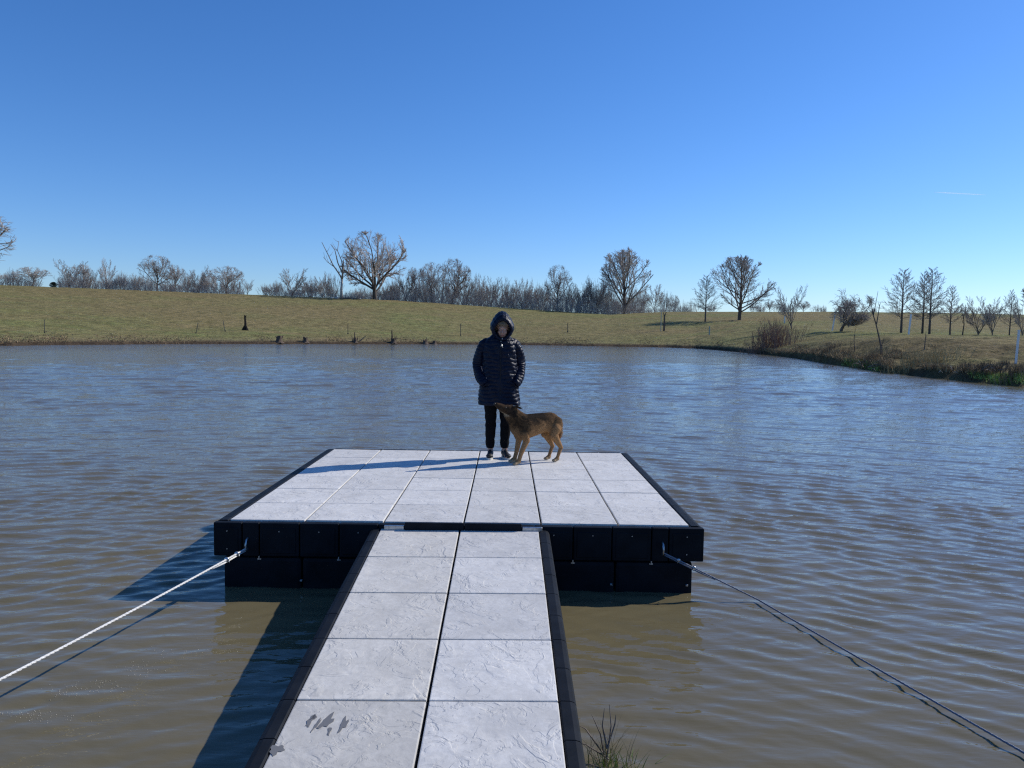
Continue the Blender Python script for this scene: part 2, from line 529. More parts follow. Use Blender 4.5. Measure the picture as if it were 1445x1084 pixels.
dw = np.concatenate([np.linspace(1.6, 3.0, 12)[:-1], np.geomspace(3.0, 138, 700)])
T, Dg = np.meshgrid(tw, dw)
Xw, Yw = T * Dg, Dg
Zw = waves(Xw, Yw)
V = np.stack([Xw, Yw, Zw], -1).reshape(-1, 3)
Fq = grid_faces(len(dw), len(tw))
b = len(V)
V = np.concatenate([V, [[-90, -2, -.09], [90, -2, -.09], [90, 150, -.09], [-90, 150, -.09]]])
Fq = np.concatenate([Fq, [[b, b + 1, b + 2, b + 3]]])
tag(link('water', np_mesh('water', V, Fq), None, M['water'], True), kind='structure')

# ------------------------------------------------------------------ dock
DECK = 2.02 - 1.4958
PYAW = .0075
TW = .61
plat = empty('floating_platform', (-.3783, 5.968, DECK), PYAW,
             label='wide floating dock platform of pale stone-look tiles on black plastic floats', cat='dock')
def tile_mesh(w, l, h=.038):
    mb = MB().box(-w / 2, w / 2, -l / 2, l / 2, -h, 0)
    me = mb.mesh('tile')
    bm = bmesh.new(); bm.from_mesh(me)
    bmesh.ops.bevel(bm, geom=bm.edges[:], offset=.006, segments=2, affect='EDGES', profile=.6)
    bm.to_mesh(me); bm.free(); me.shade_flat()
    return me
TM = {}
def place_tile(parent, cx, cy, w, l, z=0, mat='tile', tilt=0.0):
    key = (round(w, 3), round(l, 3), mat)
    if key not in TM:
        TM[key] = tile_mesh(w, l); TM[key].materials.append(M[mat])
    o = bpy.data.objects.new('tile', TM[key]); COL.objects.link(o)
    o.parent = parent; o.location = (cx, cy, z)
    o.rotation_euler = (random.uniform(-.0012, .0012), random.uniform(-.0012, .0012), random.uniform(-.0008, .0008))
    return o
r0 = random.Random(4)
xcol = [-1.83, -1.232, -.615, .015, .625, 1.235, 1.800]
for i in range(6):
    for j in range(6):
        x0, x1 = xcol[i] + .007, xcol[i + 1] - .007
        place_tile(plat, (x0 + x1) / 2, (j + .5) * TW + .01, x1 - x0, TW - .007, r0.uniform(-.002, .002), 'tile')
PD = 6 * TW + .015
# black sub-deck under the tiles
MB().box(-1.84, 1.82, .012, PD, -.20, -.042).build('deck_frame', M['black'], plat)
# side and rear edging, segment by segment, rounded over on the outside
def edge_seg(x0, x1, y0, y1, side, top=0.0, depth=.27, wf=1.0):
    """a rounded bumper profile swept along y; side -1 left, +1 right"""
    prof = [(0, -depth), (0, top - .012), (.010, top - .002), (.060, top - .003), (.084, top - .010), (.096, top - .026), (.100, top - .055), (.100, -depth)]
    vs = []; n = len(prof)
    for y in (y0, y1):
        for (u, z) in prof: vs.append((x0 + side * u * wf, y, z))
    fs = []
    for k in range(n):
        a, b2 = k, (k + 1) % n
        fs.append((a, b2, b2 + n, a + n) if side < 0 else (a, a + n, b2 + n, b2))
    fs.append(tuple(range(n)) if side > 0 else tuple(range(n - 1, -1, -1)))
    fs.append(tuple(n + k for k in (range(n - 1, -1, -1) if side > 0 else range(n))))
    return MB().add(vs, fs)
for side, xe in ((-1, -1.832), (1, 1.803)):
    segs = [0.0, .10, .40, .71, 1.01, 1.32, 1.62, 1.93, 2.23, 2.54, 2.84, 3.15, 3.46, PD + .02]
    for a, b2 in zip(segs[:-1], segs[1:]):
        edge_seg(xe, 0, a + .003, b2 - .003, side).build('edge_trim', M['black'], plat)
k = -1.83
while k < 1.79:
    e = min(k + .305, 1.80)
    MB().box(k + .003, e - .003, PD, PD + .085, -.27, -.004).build('edge_trim', M['black'], plat, bevel=.012, seg=2)
    k = e
# front fascia panels
px_ = [-1.935, -1.71, -1.575, -1.262, -.955, -.65, -.345, -.04, .265, .57, .875, 1.18, 1.49, 1.625, 1.905]
for a, b2 in zip(px_[:-1], px_[1:]):
    fp = MB()
    fp.box(a + .004, b2 - .004, -.055, .006, -.275, -.010)
    fo = fp.build('fascia_panel', M['black'], plat, bevel=.010, seg=2)
    if b2 - a > .2:
        w = b2 - a; cx = (a + b2) / 2
        MB().box(a + .03, b2 - .03, -.061, -.054, -.25, -.05).build('raised_panel', M['black'], fo, bevel=.003)
        for zz in ((-.075,) if abs(cx) < 1.5 else (-.075, -.215)):
            MB().tube([(cx, -.060, zz), (cx, -.066, zz)], .005, 8).build('bolt', M['steel'], fo)
# lip piece above the gangway hinge
for a, b2 in ((-.44, .02), (.026, .47)):
    MB().box(a, b2, -.085, -.056, -.07, .014).build('hinge_cover', M['black'], plat, bevel=.008, seg=2)
for a, b2 in ((-.60, -.445), (.475, .63)):
    MB().box(a, b2, -.080, -.056, -.06, -.012).build('hinge_plate', M['steel'], plat, bevel=.003)
# floats below
for side_y in range(4):
    y0 = -.045 + side_y * .945
    for i in range(6):
        x0 = -1.862 + i * .6145
        MB().box(x0 + .003, x0 + .6115, y0, y0 + .88, -.80, -.285).build('float_block', M['black'], plat, bevel=.03, seg=2)
for x in (-1.575, -.955, .265, .875, 1.49):
    br = MB().box(x - .014, x + .014, -.058, -.050, -.300, -.290).box(x - .004, x + .004, -.066, -.050, -.298, -.270)
    br.build('joint_bracket', M['steel'], plat)
for x in (-1.25, -.62, .62, 1.18, 1.775):
    MB().box(x - .010, x + .010, -.060, -.040, -.472, -.456).build('float_pin', M['steel'], plat, bevel=.003)

# gangway
SL = .0778
gang = empty('gangway', (-.3783 - .0107, 5.968 - .068, DECK - .042), PYAW - .0011,
             label='narrow gangway of two tile columns leading out to the platform', cat='dock')
gang.rotation_euler = (math.atan(SL), -.0061, PYAW - .0011)
NR = 8
wet_tile = None
for k in range(NR):
    for c_ in (0, 1):
        yc = -(k + .5) * TW + .03
        x0, x1 = (-.614, -.007) if c_ == 0 else (.007, .612)
        o = place_tile(gang, (x0 + x1) / 2, yc, x1 - x0, TW - .009, r0.uniform(-.002, .002), 'tile_warm' if c_ == 0 else 'tile')
        if c_ == 0 and k == 4: wet_tile = o
GL = NR * TW
MB().box(-.60, .60, -GL, .02, -.17, -.042).build('deck_frame', M['black'], gang)
for side, xe in ((-1, -.618), (1, .616)):
    yy = .03
    while yy > -GL:
        y2 = yy - .305
        es = edge_seg(xe, 0, y2 + .003, yy - .003, side, .004, .20, .85)
        es.build('edge_trim', M['black'], gang)
        if side < 0:
            pass
        yy = y2
for k in range(5):
    y1 = -.15 - k * .92
    MB().box(-.62, .62, y1 - .86, y1, -.52, -.19).build('float_block', M['black'], gang, bevel=.03, seg=2)
# damp paw marks on the near left tile
bpy.context.view_layer.update()
Mi = wet_tile.matrix_world.inverted()
for (px, py, w, h, an) in [(438, 1017, 7, 12, .5), (447, 1022, 4, 12, .5), (461, 1018, 14, 14, .6), (485, 1022, 9, 13, .2), (465, 1031, 4, 8, -.1), (390, 1058, 17, 9, .1), (442, 1012, 8, 5, .2)]:
    v = ray(px, py); o_ = Mi @ EYE; dv = (Mi.to_3x3() @ v)
    p = o_ + dv * ((.0022 - o_.z) / dv.z)
    mb = MB(); n = 16
    rr = random.Random(px)
    ring = []
    for q in range(n):
        a = 2 * math.pi * q / n
        e = 1 + .28 * math.sin(3 * a + px) + .22 * math.sin(5 * a + py) + rr.uniform(-.12, .12)
        u = math.cos(a) * w / 2 / 300 * e; t_ = math.sin(a) * h / 2 / 135 * e
        ring.append((p.x + u + t_ * an * .35, p.y + t_, 0.0022))
    low = [(x, y, -.001) for x, y, z in ring]
    mb.add(ring + low, [tuple(range(n))] + [(q, n + q, n + (q + 1) % n, (q + 1) % n) for q in range(n)])
    mb.build('damp_mark', M['wet'], wet_tile)

# mooring ropes
def rope(name, p0, p1, rad, mat, label, sag, via=None):
    p0, p1 = Vector(p0), Vector(p1)
    root = empty(name, p0, label=label, cat='rope', group='mooring ropes')
    d = p1 - p0
    mb = MB(); n = 220; pts = []
    for i in range(n + 1):
        u = i / n
        if via is None:
            pts.append(d * u + Vector((0, 0, -sag * 4 * u * (1 - u))))
        else:       # hangs slack and touches down near a point on the water before the shore
            ch = [p0] + via + [p1]; ln = [(ch[j + 1] - ch[j]).length for j in range(len(ch) - 1)]
            w_ = u * sum(ln); j = 0
            while j < len(ln) - 1 and w_ > ln[j]: w_ -= ln[j]; j += 1
            q_ = ch[j].lerp(ch[j + 1], min(w_ / ln[j], 1)) - p0
            pts.append(q_)
    dn = (pts[3] - pts[0]).normalized(); a = dn.cross(Vector((0, 0, 1))).normalized(); b_ = dn.cross(a)
    turns = d.length / .09 * 2 * math.pi
    for ph in (0, 2.09, 4.19):       # three twisted strands
        mb.tube([p + (a * math.cos(turns * i / n + ph) + b_ * math.sin(turns * i / n + ph)) * rad * .40 for i, p in enumerate(pts)], rad * .68, 6)
    mb.build('rope_strands', M[mat], root, True)
    # doubled tail beyond the clamps
    mb2 = MB().tube([dn * .02 + b_ * rad * 2, dn * .30 + b_ * rad * 2.3, dn * .44 + b_ * rad * 1.2], rad * .9, 6)
    mb2.build('rope_tail', M[mat], root, True)
    for s in (.13, .26):
        c = dn * s
        cl = MB().ball(c, (rad * 2.6, rad * 1.7, rad * 2.6), 10, 6)
        cl.tube([c + b_ * rad * 1 - a * .02, c + b_ * rad * 3.2 - a * .02], rad * .5, 6).tube([c + b_ * rad + a * .02, c + b_ * rad * 3.2 + a * .02], rad * .5, 6)
        cl.build('rope_clamp', M['steel'], root, True)
    # eye hook fixed through the fascia
    q = [Vector((0.0, .075, .075)), Vector((0, .03, .075)), Vector((0, -.0, .065)), Vector((0, -.018, .03)), Vector((0, -.012, -.005)), Vector((0, .004, -.018)), Vector((0, .02, -.008))]
    MB().tube(q, .008, 8).build('eye_hook', M['steel'], root, True)
    return root
bpy.context.view_layer.update()
A1 = plat.matrix_world @ Vector((-1.665, -.085, -.205))
A2 = plat.matrix_world @ Vector((1.575, -.085, -.195))
P1 = at(-722, 1318, 2.1); P2 = at(2167, 1477, 1.9)
rope('mooring_rope', A1, P1, .0074, 'rope_white', 'white twisted mooring rope tied to the left corner of the platform', .03)
rope('mooring_rope', A2, P2, .0060, 'rope_grey', 'thin dark grey mooring rope tied to the right corner of the platform', .02, [onz(1068, 845.5, .022), onz(1190, 916, .020), onz(1320, 991, .020), onz(1446, 1063, .020), onz(1560, 1129, .02)])
for i, (P, w) in enumerate(((P1, 'left'), (P2, 'right'))):
    gz = float(near_z(np.array([P.x]), np.array([P.y]))[0])
    s_ = MB().tube([(0, 0, -.3), (0, 0, P.z - gz + .08)], .022, 8)
    o = s_.build('mooring_stake', M['rust_post']); o.location = (P.x, P.y, gz)
    tag(o, 'steel stake in the near shore holding the %s mooring rope' % ('white' if i == 0 else 'dark grey'), 'stake')


# ------------------------------------------------------------------ bare trees
def rot_about(v, ax, a): return Matrix.Rotation(a, 3, ax) @ v
def perp(v, r):
    w = Vector((r.gauss(0, 1), r.gauss(0, 1), r.gauss(0, 1)))
    w = w - v * w.dot(v)
    return w.normalized() if w.length > 1e-6 else Vector((1, 0, 0))
class Tree:
    """grown at height ~1; segments go to the trunk mesh (levels 0-1) or the crown mesh"""
    def __init__(s, seed):
        s.r = random.Random(seed); s.trunk = MB(); s.crown = MB(); s.nt = 0
    def limb(s, p, d, L, r0, lev, P):
        r = s.r
        n = max(1, int(P['seg'][min(lev, len(P['seg']) - 1)]))
        pts = [p.copy()]; rad = [r0]; dirs = [d.copy()]
        cur = p.copy(); dv = d.normalized()
        tip = P.get('tip', .25)
        for i in range(n):
            dv = (dv + perp(dv, r) * P['wob'] * (1 + .3 * lev) + Vector((0, 0, 1)) * P['up'][min(lev, len(P['up']) - 1)]).normalized()
            cur = cur + dv * L / n
            if 'env' in P and lev > 0:
                rx, zc, rzz, pw = P['env']
                if (math.hypot(cur.x, cur.y) / rx) ** pw + (abs(cur.z - zc) / rzz) ** pw > s.r.uniform(.80, 1.08): 
                    if i < 1 and n > 1: return
                    break
            pts.append(cur.copy()); rad.append(r0 * (1 - (1 - tip) * (i + 1) / n)); dirs.append(dv.copy())
        n = len(pts) - 1
        last = lev >= P['levels']
        mb = s.trunk if lev <= P.get('tlev', 1) else s.crown
        mb.tube(pts, rad, 7 if lev == 0 else (4 if lev < 3 else 3), False)
        s.nt += 1
        if last: return
        kids = P['kids'][min(lev, len(P['kids']) - 1)]
        lo = P['start'][min(lev, len(P['start']) - 1)]
        for k in range(kids):
            u = lo + (1 - lo) * ((k + r.uniform(.1, .9)) / kids)
            i = min(int(u * n), n - 1); f = u * n - i
            q = pts[i].lerp(pts[i + 1], f); dq = dirs[i + 1]
            rr = rad[i] + (rad[i + 1] - rad[i]) * f
            ang = P['ang'][min(lev, len(P['ang']) - 1)] * r.uniform(.75, 1.25)
            if lev == 0 and 'shape' in P:
                ang *= P['shape'][1](u); Lk = P['shape'][0](u) * r.uniform(.8, 1.15)
                az = k * 2.399 + r.uniform(-.4, .4)
                out = Vector((math.cos(az), math.sin(az), 0)); out = (out - dq * out.dot(dq)).normalized()
            else:
                Lk = L * P['ratio'] * r.uniform(.7, 1.15) * (1.12 - .5 * u)
                out = perp(dq, r)
            dk = (dq * math.cos(ang) + out * math.sin(ang)).normalized()
            s.limb(q, dk, Lk, max(rr * P['rr'], P['rmin']), lev + 1, P)
        if P.get('fork') and lev < P['levels']:
            for k in range(2):
                dk = rot_about(dirs[-1], perp(dirs[-1], r), r.uniform(.2, .5))
                s.limb(pts[-1], dk, L * P['ratio'] * r.uniform(.7, 1), max(rad[-1], P['rmin']), lev + 1, P)
PROTO = {}
def make_proto(kind, seed, P, bark_, twig, lean=0.0):
    t = Tree(seed)
    t.limb(Vector((0, 0, -.01)), Vector((lean, 0, 1)).normalized(), P['H'], P['r0'], 0, P)
    for x, y, L, a in P.get('stems', []):
        t.limb(Vector((x, y, -.01)), Vector((math.cos(a) * .45, math.sin(a) * .45, 1)).normalized(), L, P['r0'] * .75, 0, P)
    allv = np.array(t.trunk.v + t.crown.v)
    top = np.percentile(allv[:, 2], 99.3); hw = np.percentile(np.abs(allv[:, :2]), 98.5)
    tm = t.trunk.mesh(kind + '_trunk'); cm = t.crown.mesh(kind + '_crown')
    tm.materials.append(M[bark_]); cm.materials.append(M[twig])
    tm.shade_smooth()
    PROTO[kind] = (tm, cm, top, hw)
    print('proto', kind, len(t.trunk.f), len(t.crown.f), round(top, 2), round(hw, 2))
oak = dict(H=.42, r0=.024, seg=[5, 7, 6, 4, 1, 1], wob=.13, up=[.0, .07, .05, .03, .02], levels=5, kids=[6, 7, 6, 5, 4], start=[.38, .22, .15, .12], ang=[.80, .75, .75, .7, .7],
           ratio=.56, rr=.62, rmin=.0013, tip=.5, fork=True, shape=(lambda u: .62, lambda u: 1.75 - 1.25 * u), env=(.46, .58, .44, 2.0))
make_proto('oak_a', 3, dict(oak, levels=4, kids=[8, 7, 6, 5], rmin=.0021), 'bark_dark', 'twig_grey')
make_proto('oak_b', 11, dict(oak, levels=4, kids=[8, 7, 6, 5], rmin=.0021, H=.40, env=(.55, .58, .44, 2.2)), 'bark', 'twig_grey')
make_proto('oak_c', 21, dict(oak, rmin=.0020, levels=4, kids=[8, 7, 6, 5], H=.5, wob=.16, env=(.40, .62, .40, 2.2)), 'bark', 'twig_grey')
make_proto('cottonwood', 5, dict(oak, kids=[11, 8, 7, 5], H=.26, r0=.036, up=[0, .02, .04, .03], start=[.35, .22, .12, .1], shape=(lambda u: .86, lambda u: 1.75 - 1.3 * u), ang=[.82, .7, .7, .7, .7], wob=.10, ratio=.44, rmin=.0018, levels=4, env=(.50, .58, .42, 3.2)), 'bark_dark', 'twig_warm')
vase = dict(H=.22, r0=.022, seg=[3, 7, 5, 3, 1], wob=.07, up=[0, .05, .05, .04], levels=4, kids=[9, 8, 8, 7], start=[.2, .25, .15, .1], ang=[.5, .5, .5, .5], ratio=.42, rr=.6, rmin=.0024, tip=.4,
            fork=False, shape=(lambda u: .78, lambda u: 1.0))
make_proto('vase_a', 8, vase, 'bark', 'twig_grey')
make_proto('vase_b', 18, dict(vase, H=.16, kids=[10, 8, 8, 6], wob=.1), 'bark', 'twig_dark')
pin = dict(H=1.0, r0=.018, seg=[10, 6, 3, 1], wob=.012, up=[.0, .03, .02, .02], levels=3, kids=[50, 12, 8], start=[.22, .2, .15], ang=[1.2, .6, .6], ratio=.36, rr=.36, rmin=.0017, tip=.12, tlev=0,
           shape=(lambda u: .36 * (1 - .80 * ((u - .22) / .78) ** 1.3), lambda u: 1.12 - .55 * u))
make_proto('pin_a', 2, pin, 'bark_dark', 'twig_dark')
make_proto('pin_b', 12, dict(pin, kids=[44, 12, 8], shape=(lambda u: .30 * (1 - .82 * ((u - .22) / .78) ** 1.2), lambda u: 1.0 - .45 * u)), 'bark_dark', 'twig_dark')
elm = dict(pin, H=.62, r0=.024, kids=[20, 9, 7, 5], levels=4, seg=[8, 8, 5, 3, 1], wob=.05, up=[0, .055, .05, .04, .02], start=[.10, .2, .12, .1, .1], ang=[.80, .55, .55, .5, .5], ratio=.38, rr=.5, rmin=.0017, tlev=1, tip=.4, fork=True,
     shape=(lambda u: .72 * (1 - .30 * u), lambda u: 1.05 - .65 * u), env=(.33, .56, .47, 2.2))
make_proto('elm', 14, elm, 'bark_dark', 'twig_grey')
make_proto('elm_b', 17, dict(elm, kids=[24, 9, 7, 4], ang=[.95, .55, .55, .5, .5], H=.8, env=(.46, .54, .48, 1.9), shape=(lambda u: .72 * (1 - .62 * u), lambda u: 1.25 - .8 * u)), 'bark_dark', 'twig_grey')
make_proto('apple', 31, dict(oak, H=.30, r0=.045, wob=.26, levels=4, kids=[7, 8, 7, 5], up=[0, -.01, .03, .05], start=[.6, .15, .1, .1], ratio=.55, shape=(lambda u: .80, lambda u: 1.55 - .6 * (u - .6)), rmin=.0034, env=(.85, .55, .45, 2.4)), 'bark_dark', 'twig_dark')
make_proto('thicket_a', 41, dict(vase, H=.10, r0=.012, kids=[8, 7, 7, 4], wob=.12, ang=[.65, .5, .5, .5], stems=[(-.16, .05, .12, 2), (.17, .02, .1, .5), (.05, .15, .12, 1.5), (-.08, -.12, .1, 4)]), 'bark', 'twig_grey')
make_proto('thicket_b', 43, dict(vase, H=.14, r0=.012, kids=[7, 6, 6, 4], wob=.15, ang=[.55, .5, .5, .5], stems=[(-.2, .0, .12, 3), (.12, .1, .1, .8), (.22, -.05, .12, .2)]), 'bark', 'twig_dark')

ALL_TREES = []
SHAPES = {'oak': 'rounded', 'cot': 'broad', 'vas': 'spreading', 'pin': 'straight pyramidal', 'elm': 'tall dense', 'app': 'low crooked', 'thi': 'bushy multi-stemmed'}
def plant_tree(kind, px, top, wpx, d, name='bare_tree', label=None, group=None, mirror=False, rz=None, by=None):
    """px, top, wpx: bearing, crown top and crown width seen from the shore; d: distance"""
    b = at(px, 460, d)
    z = ground_z(b.x, b.y)
    tp = at(px, top, d).z
    H = max(tp - z, 1.0); W = wpx / FPX * d
    tm, cm, t_, hw = PROTO[kind]
    o = empty(name, (b.x, b.y, z - .05), random.uniform(0, 6.28) if rz is None else rz, cat='tree', group=group)
    sz = H / t_; sx = min(max(W / 2 / hw, .45 * sz), 2.0 * sz)
    o.scale = (sx * (-1 if mirror else 1), sx, sz)
    for nm, me in (('trunk', tm), ('crown', cm)):
        c = bpy.data.objects.new(nm, me); COL.objects.link(c); c.parent = o
    if label: o['label'] = label
    ALL_TREES.append((o, px, kind, label))
    return o
def crest(px):
    t = tan_of(px); return float(np.interp(t, CT, CD[:, 5]))
ORD = ['first', 'second', 'third', 'fourth', 'fifth', 'sixth', 'seventh', 'eighth', 'ninth', 'tenth', 'eleventh', 'twelfth', 'thirteenth', 'fourteenth', 'fifteenth', 'sixteenth', 'seventeenth', 'eighteenth', 'nineteenth', 'twentieth', 'twenty-first', 'twenty-second', 'twenty-third', 'twenty-fourth']

# far left cluster and the treeline up to the dead snag
rowA = [(-6, 385, 40, 'oak_b', 0), (19, 380, 26, 'thicket_a', 4), (47, 377, 46, 'oak_b', 2), (98, 367, 34, 'vase_a', 4), (117, 373, 26, 'oak_c', 8), (132, 380, 24, 'thicket_b', 3), (152, 366, 24, 'vase_a', 6),
        (172, 386, 26, 'thicket_a', 3), (192, 390, 22, 'thicket_b', 6), (222, 361, 44, 'oak_a', 4), (247, 374, 30, 'oak_b', 8), (264, 384, 22, 'thicket_b', 6), (281, 377, 30, 'vase_b', 4), (297, 380, 24, 'thicket_a', 8), (320, 376, 46, 'oak_b', 3), (349, 394, 14, 'vase_a', 6),
        (374, 401, 22, 'thicket_a', 3), (391, 396, 20, 'thicket_b', 6), (412, 379, 38, 'vase_a', 4), (437, 392, 24, 'thicket_a', 6), (455, 386, 26, 'vase_b', 8), (470, 386, 22, 'thicket_b', 5)]
for i, (px, top, w, kd, dd_) in enumerate(rowA):
    plant_tree(kd, px, top, w, crest(px) + dd_, label='bare %s tree, %s from the left in the treeline left of the dead snag' % (SHAPES[kd[:3]], ORD[i]), group='bare trees on the hilltop left')
plant_tree('oak_c', -62, 290, 135, 165, rz=2.0, label='big bare tree cut by the left edge of the photo', group=None)
rowB = [(557, 398, 20, 'thicket_b', 5), (572, 386, 28, 'vase_b', 6), (586, 378, 26, 'oak_c', 8), (598, 386, 26, 'thicket_a', 4), (609, 371, 36, 'oak_b', 6), (623, 380, 28, 'vase_a', 9), (637, 366, 52, 'oak_a', 5), (659, 388, 28, 'vase_b', 6),
        (674, 391, 24, 'thicket_a', 4), (692, 390, 26, 'vase_a', 6), (709, 393, 26, 'thicket_b', 4), (722, 398, 24, 'vase_b', 8), (736, 394, 28, 'vase_a', 4), (751, 397, 26, 'thicket_a', 6), (768, 400, 26, 'thicket_b', 5), (787, 375, 36, 'oak_a', 3),
        (801, 400, 24, 'thicket_b', 7), (815, 399, 28, 'vase_a', 4), (830, 394, 26, 'thicket_a', 6), (843, 387, 34, 'vase_b', 7), (856, 392, 28, 'thicket_b', 4)]
for i, (px, top, w, kd, dd_) in enumerate(rowB):
    plant_tree(kd, px, top, w, crest(px) + dd_, label='bare %s tree, %s to the right of the broad budding tree on the hilltop' % (SHAPES[kd[:3]], ORD[i]), group='bare trees on the hilltop centre')
plant_tree('elm', 880, 352, 66, crest(880) + 3, label='tallest dense bare tree on the hilltop right of the person')
rowC = [(903, 408, 26, 'thicket_b', 5), (923, 402, 30, 'vase_a', 8), (939, 412, 18, 'thicket_a', 25), (951, 417, 14, 'oak_b', 60), (963, 426, 14, 'thicket_a', 80), (978, 424, 16, 'thicket_b', 80)]
for i, (px, top, w, kd, dd_) in enumerate(rowC):
    plant_tree(kd, px, top, w, crest(px) + dd_, label='small bare %s tree, %s to the right of the tallest hilltop tree' % (SHAPES[kd[:3]], ORD[i]), group='small trees right of the tall tree')
cw = plant_tree('cottonwood', 529, 329, 84, crest(525) + 1, name='budding_tree', label='broad tall tree with warm pinkish budding twigs on the hilltop', rz=.6)
# trees on the right-hand land, in front of the far ridge
plant_tree('pin_a', 995, 388, 40, 175, label='bare straight-trunked tree just left of the large tree at centre right')
plant_tree('elm_b', 1043, 362, 84, 178, label='large symmetrical bare tree at centre right, widest on that side', mirror=True)
plant_tree('vase_a', 1117, 404, 36, 120, label='sparse pale vase-shaped bare tree behind the reddish shrub')
plant_tree('apple', 1187, 416, 72, 102, name='orchard_tree', label='low dark tree with crooked tangled branches beside a white pole')
plant_tree('pin_a', 1272, 379, 56, 92, label='tall pyramidal bare tree left of the white pole on the right', rz=1)
plant_tree('pin_b', 1302, 383, 38, 90, label='slimmer of two close-set tall bare trees on the right, left of its twin', rz=2)
plant_tree('pin_a', 1312, 377, 54, 88, label='fuller of two close-set tall bare trees on the right, right of its twin', rz=4)
plant_tree('pin_b', 1341, 402, 30, 88, label='shorter pyramidal bare tree right of the two close-set tall trees', rz=5)
plant_tree('vase_b', 1381, 422, 52, 86, label='spreading shrubby bare tree right of the short pyramidal tree')
plant_tree('vase_a', 1401, 418, 36, 84, label='upright many-stemmed bare tree beside the spreading shrubby one')
plant_tree('pin_b', 1425, 408, 24, 84, label='thin bare tree just left of the white pole at the right edge')
plant_tree('vase_b', 1443, 420, 34, 80, label='bushy bare tree at the right edge of the photo')
plant_tree('elm', 1476, 380, 60, 95, label='tall bare tree whose twigs reach in at the right edge')
rowD = [(1004, 428, 20, 'thicket_a'), (1062, 424, 22, 'thicket_b'), (1074, 428, 18, 'thicket_a'), (1086, 424, 18, 'oak_b'), (1096, 426, 18, 'thicket_b'), (1108, 428, 18, 'thicket_a'), (1133, 425, 20, 'oak_b'), (1150, 430, 14, 'thicket_b'), (1160, 431, 12, 'thicket_a'), (1232, 433, 12, 'thicket_a'), (1364, 432, 18, 'thicket_b'), (1352, 434, 16, 'thicket_a')]
for i, (px, top, w, kd) in enumerate(rowD):
    plant_tree(kd, px, top, w, crest(px) + 12 + (i % 3) * 8, label='tiny distant bare tree, %s from the left along the far ridge' % ORD[i], group='tiny trees along the far ridge')
# further small trees between and behind, filling the wood belt
def row_fill(x0, x1, n, hmin, hmax, lab, grp, kinds=('thicket_a', 'thicket_b', 'vase_b', 'vase_a')):
    r = random.Random(int(x0))
    for i in range(n):
        px = x0 + (x1 - x0) * (i + r.uniform(.2, .8)) / n
        dc = crest(px); yb = 470 + .0152 * (px - 722) - (float(terrain(np.array([tan_of(px)]), np.array([dc]))[0]) - 2.02) / dc * FPX
        plant_tree(r.choice(kinds), px, yb - r.uniform(hmin, hmax), r.uniform(18, 32), dc + r.uniform(10, 22), label=lab % ORD[i % 24], group=grp)
row_fill(84, 340, 18, 14, 26, 'low bare tree in the back row of the left treeline, %s from the left', 'back row of the left treeline')
row_fill(552, 720, 14, 20, 34, 'low bare tree in the back row left of the person, %s from the left', 'back row of the centre treeline')
row_fill(720, 912, 15, 26, 40, 'low bare tree in the back row right of the person, %s from the left', 'back row of the centre-right treeline')
row_fill(498, 552, 5, 10, 20, 'low bare shrub behind the broad budding tree, %s from the left', 'low shrubs behind the budding tree', ('thicket_a', 'thicket_b'))
row_fill(376, 480, 7, 12, 24, 'low bare tree in the back row near the dead snag, %s from the left', 'back row near the dead snag')

# the brushy undergrowth of the wood belt: stems nobody could count
def brush(spans, name, label, mat):
    mb = MB(); r = random.Random(77)
    for (x0, x1, n, h0, h1, back) in spans:
        for i in range(n):
            px = r.uniform(x0, x1); d = crest(px) + r.uniform(0, back)
            t = tan_of(px); z = ground_z(t * d, d)
            p = Vector((t * d, d, z - .1)); h = r.uniform(h0, h1) * r.uniform(.6, 1)
            dv = Vector((r.uniform(-.5, .5), r.uniform(-.2, .2), 1))
            q = p + dv * h * .5; e = q + (dv + Vector((r.uniform(-.3, .3), 0, 0))) * h * .5
            rr = r.uniform(.018, .04)
            mb.tube([p, q, e], [rr, rr * .7, rr * .3], 3, False)
            for k in range(7):
                s_ = p.lerp(e, r.uniform(.12, .95)); a = r.uniform(-1, 1)
                mb.tube([s_, s_ + Vector((a, r.uniform(-.5, .5), r.uniform(.1, 1.0))) * h * r.uniform(.15, .34)], [rr * .65, rr * .3], 3, False)
    o = mb.build(name, M[mat]); tag(o, label, 'undergrowth', kind='stuff')
brush([(84, 345, 1300, 1.0, 4.0, 10), (372, 480, 420, 1.0, 3.4, 10), (545, 720, 1500, 1.5, 5.4, 12), (720, 905, 1800, 1.5, 6.5, 12), (905, 960, 300, 1, 3, 12), (484, 556, 520, .8, 3.0, 9), (-10, 60, 300, 1.5, 3.5, 8)],
      'undergrowth', 'tangled bare undergrowth between the hilltop trees', 'twig_grey')

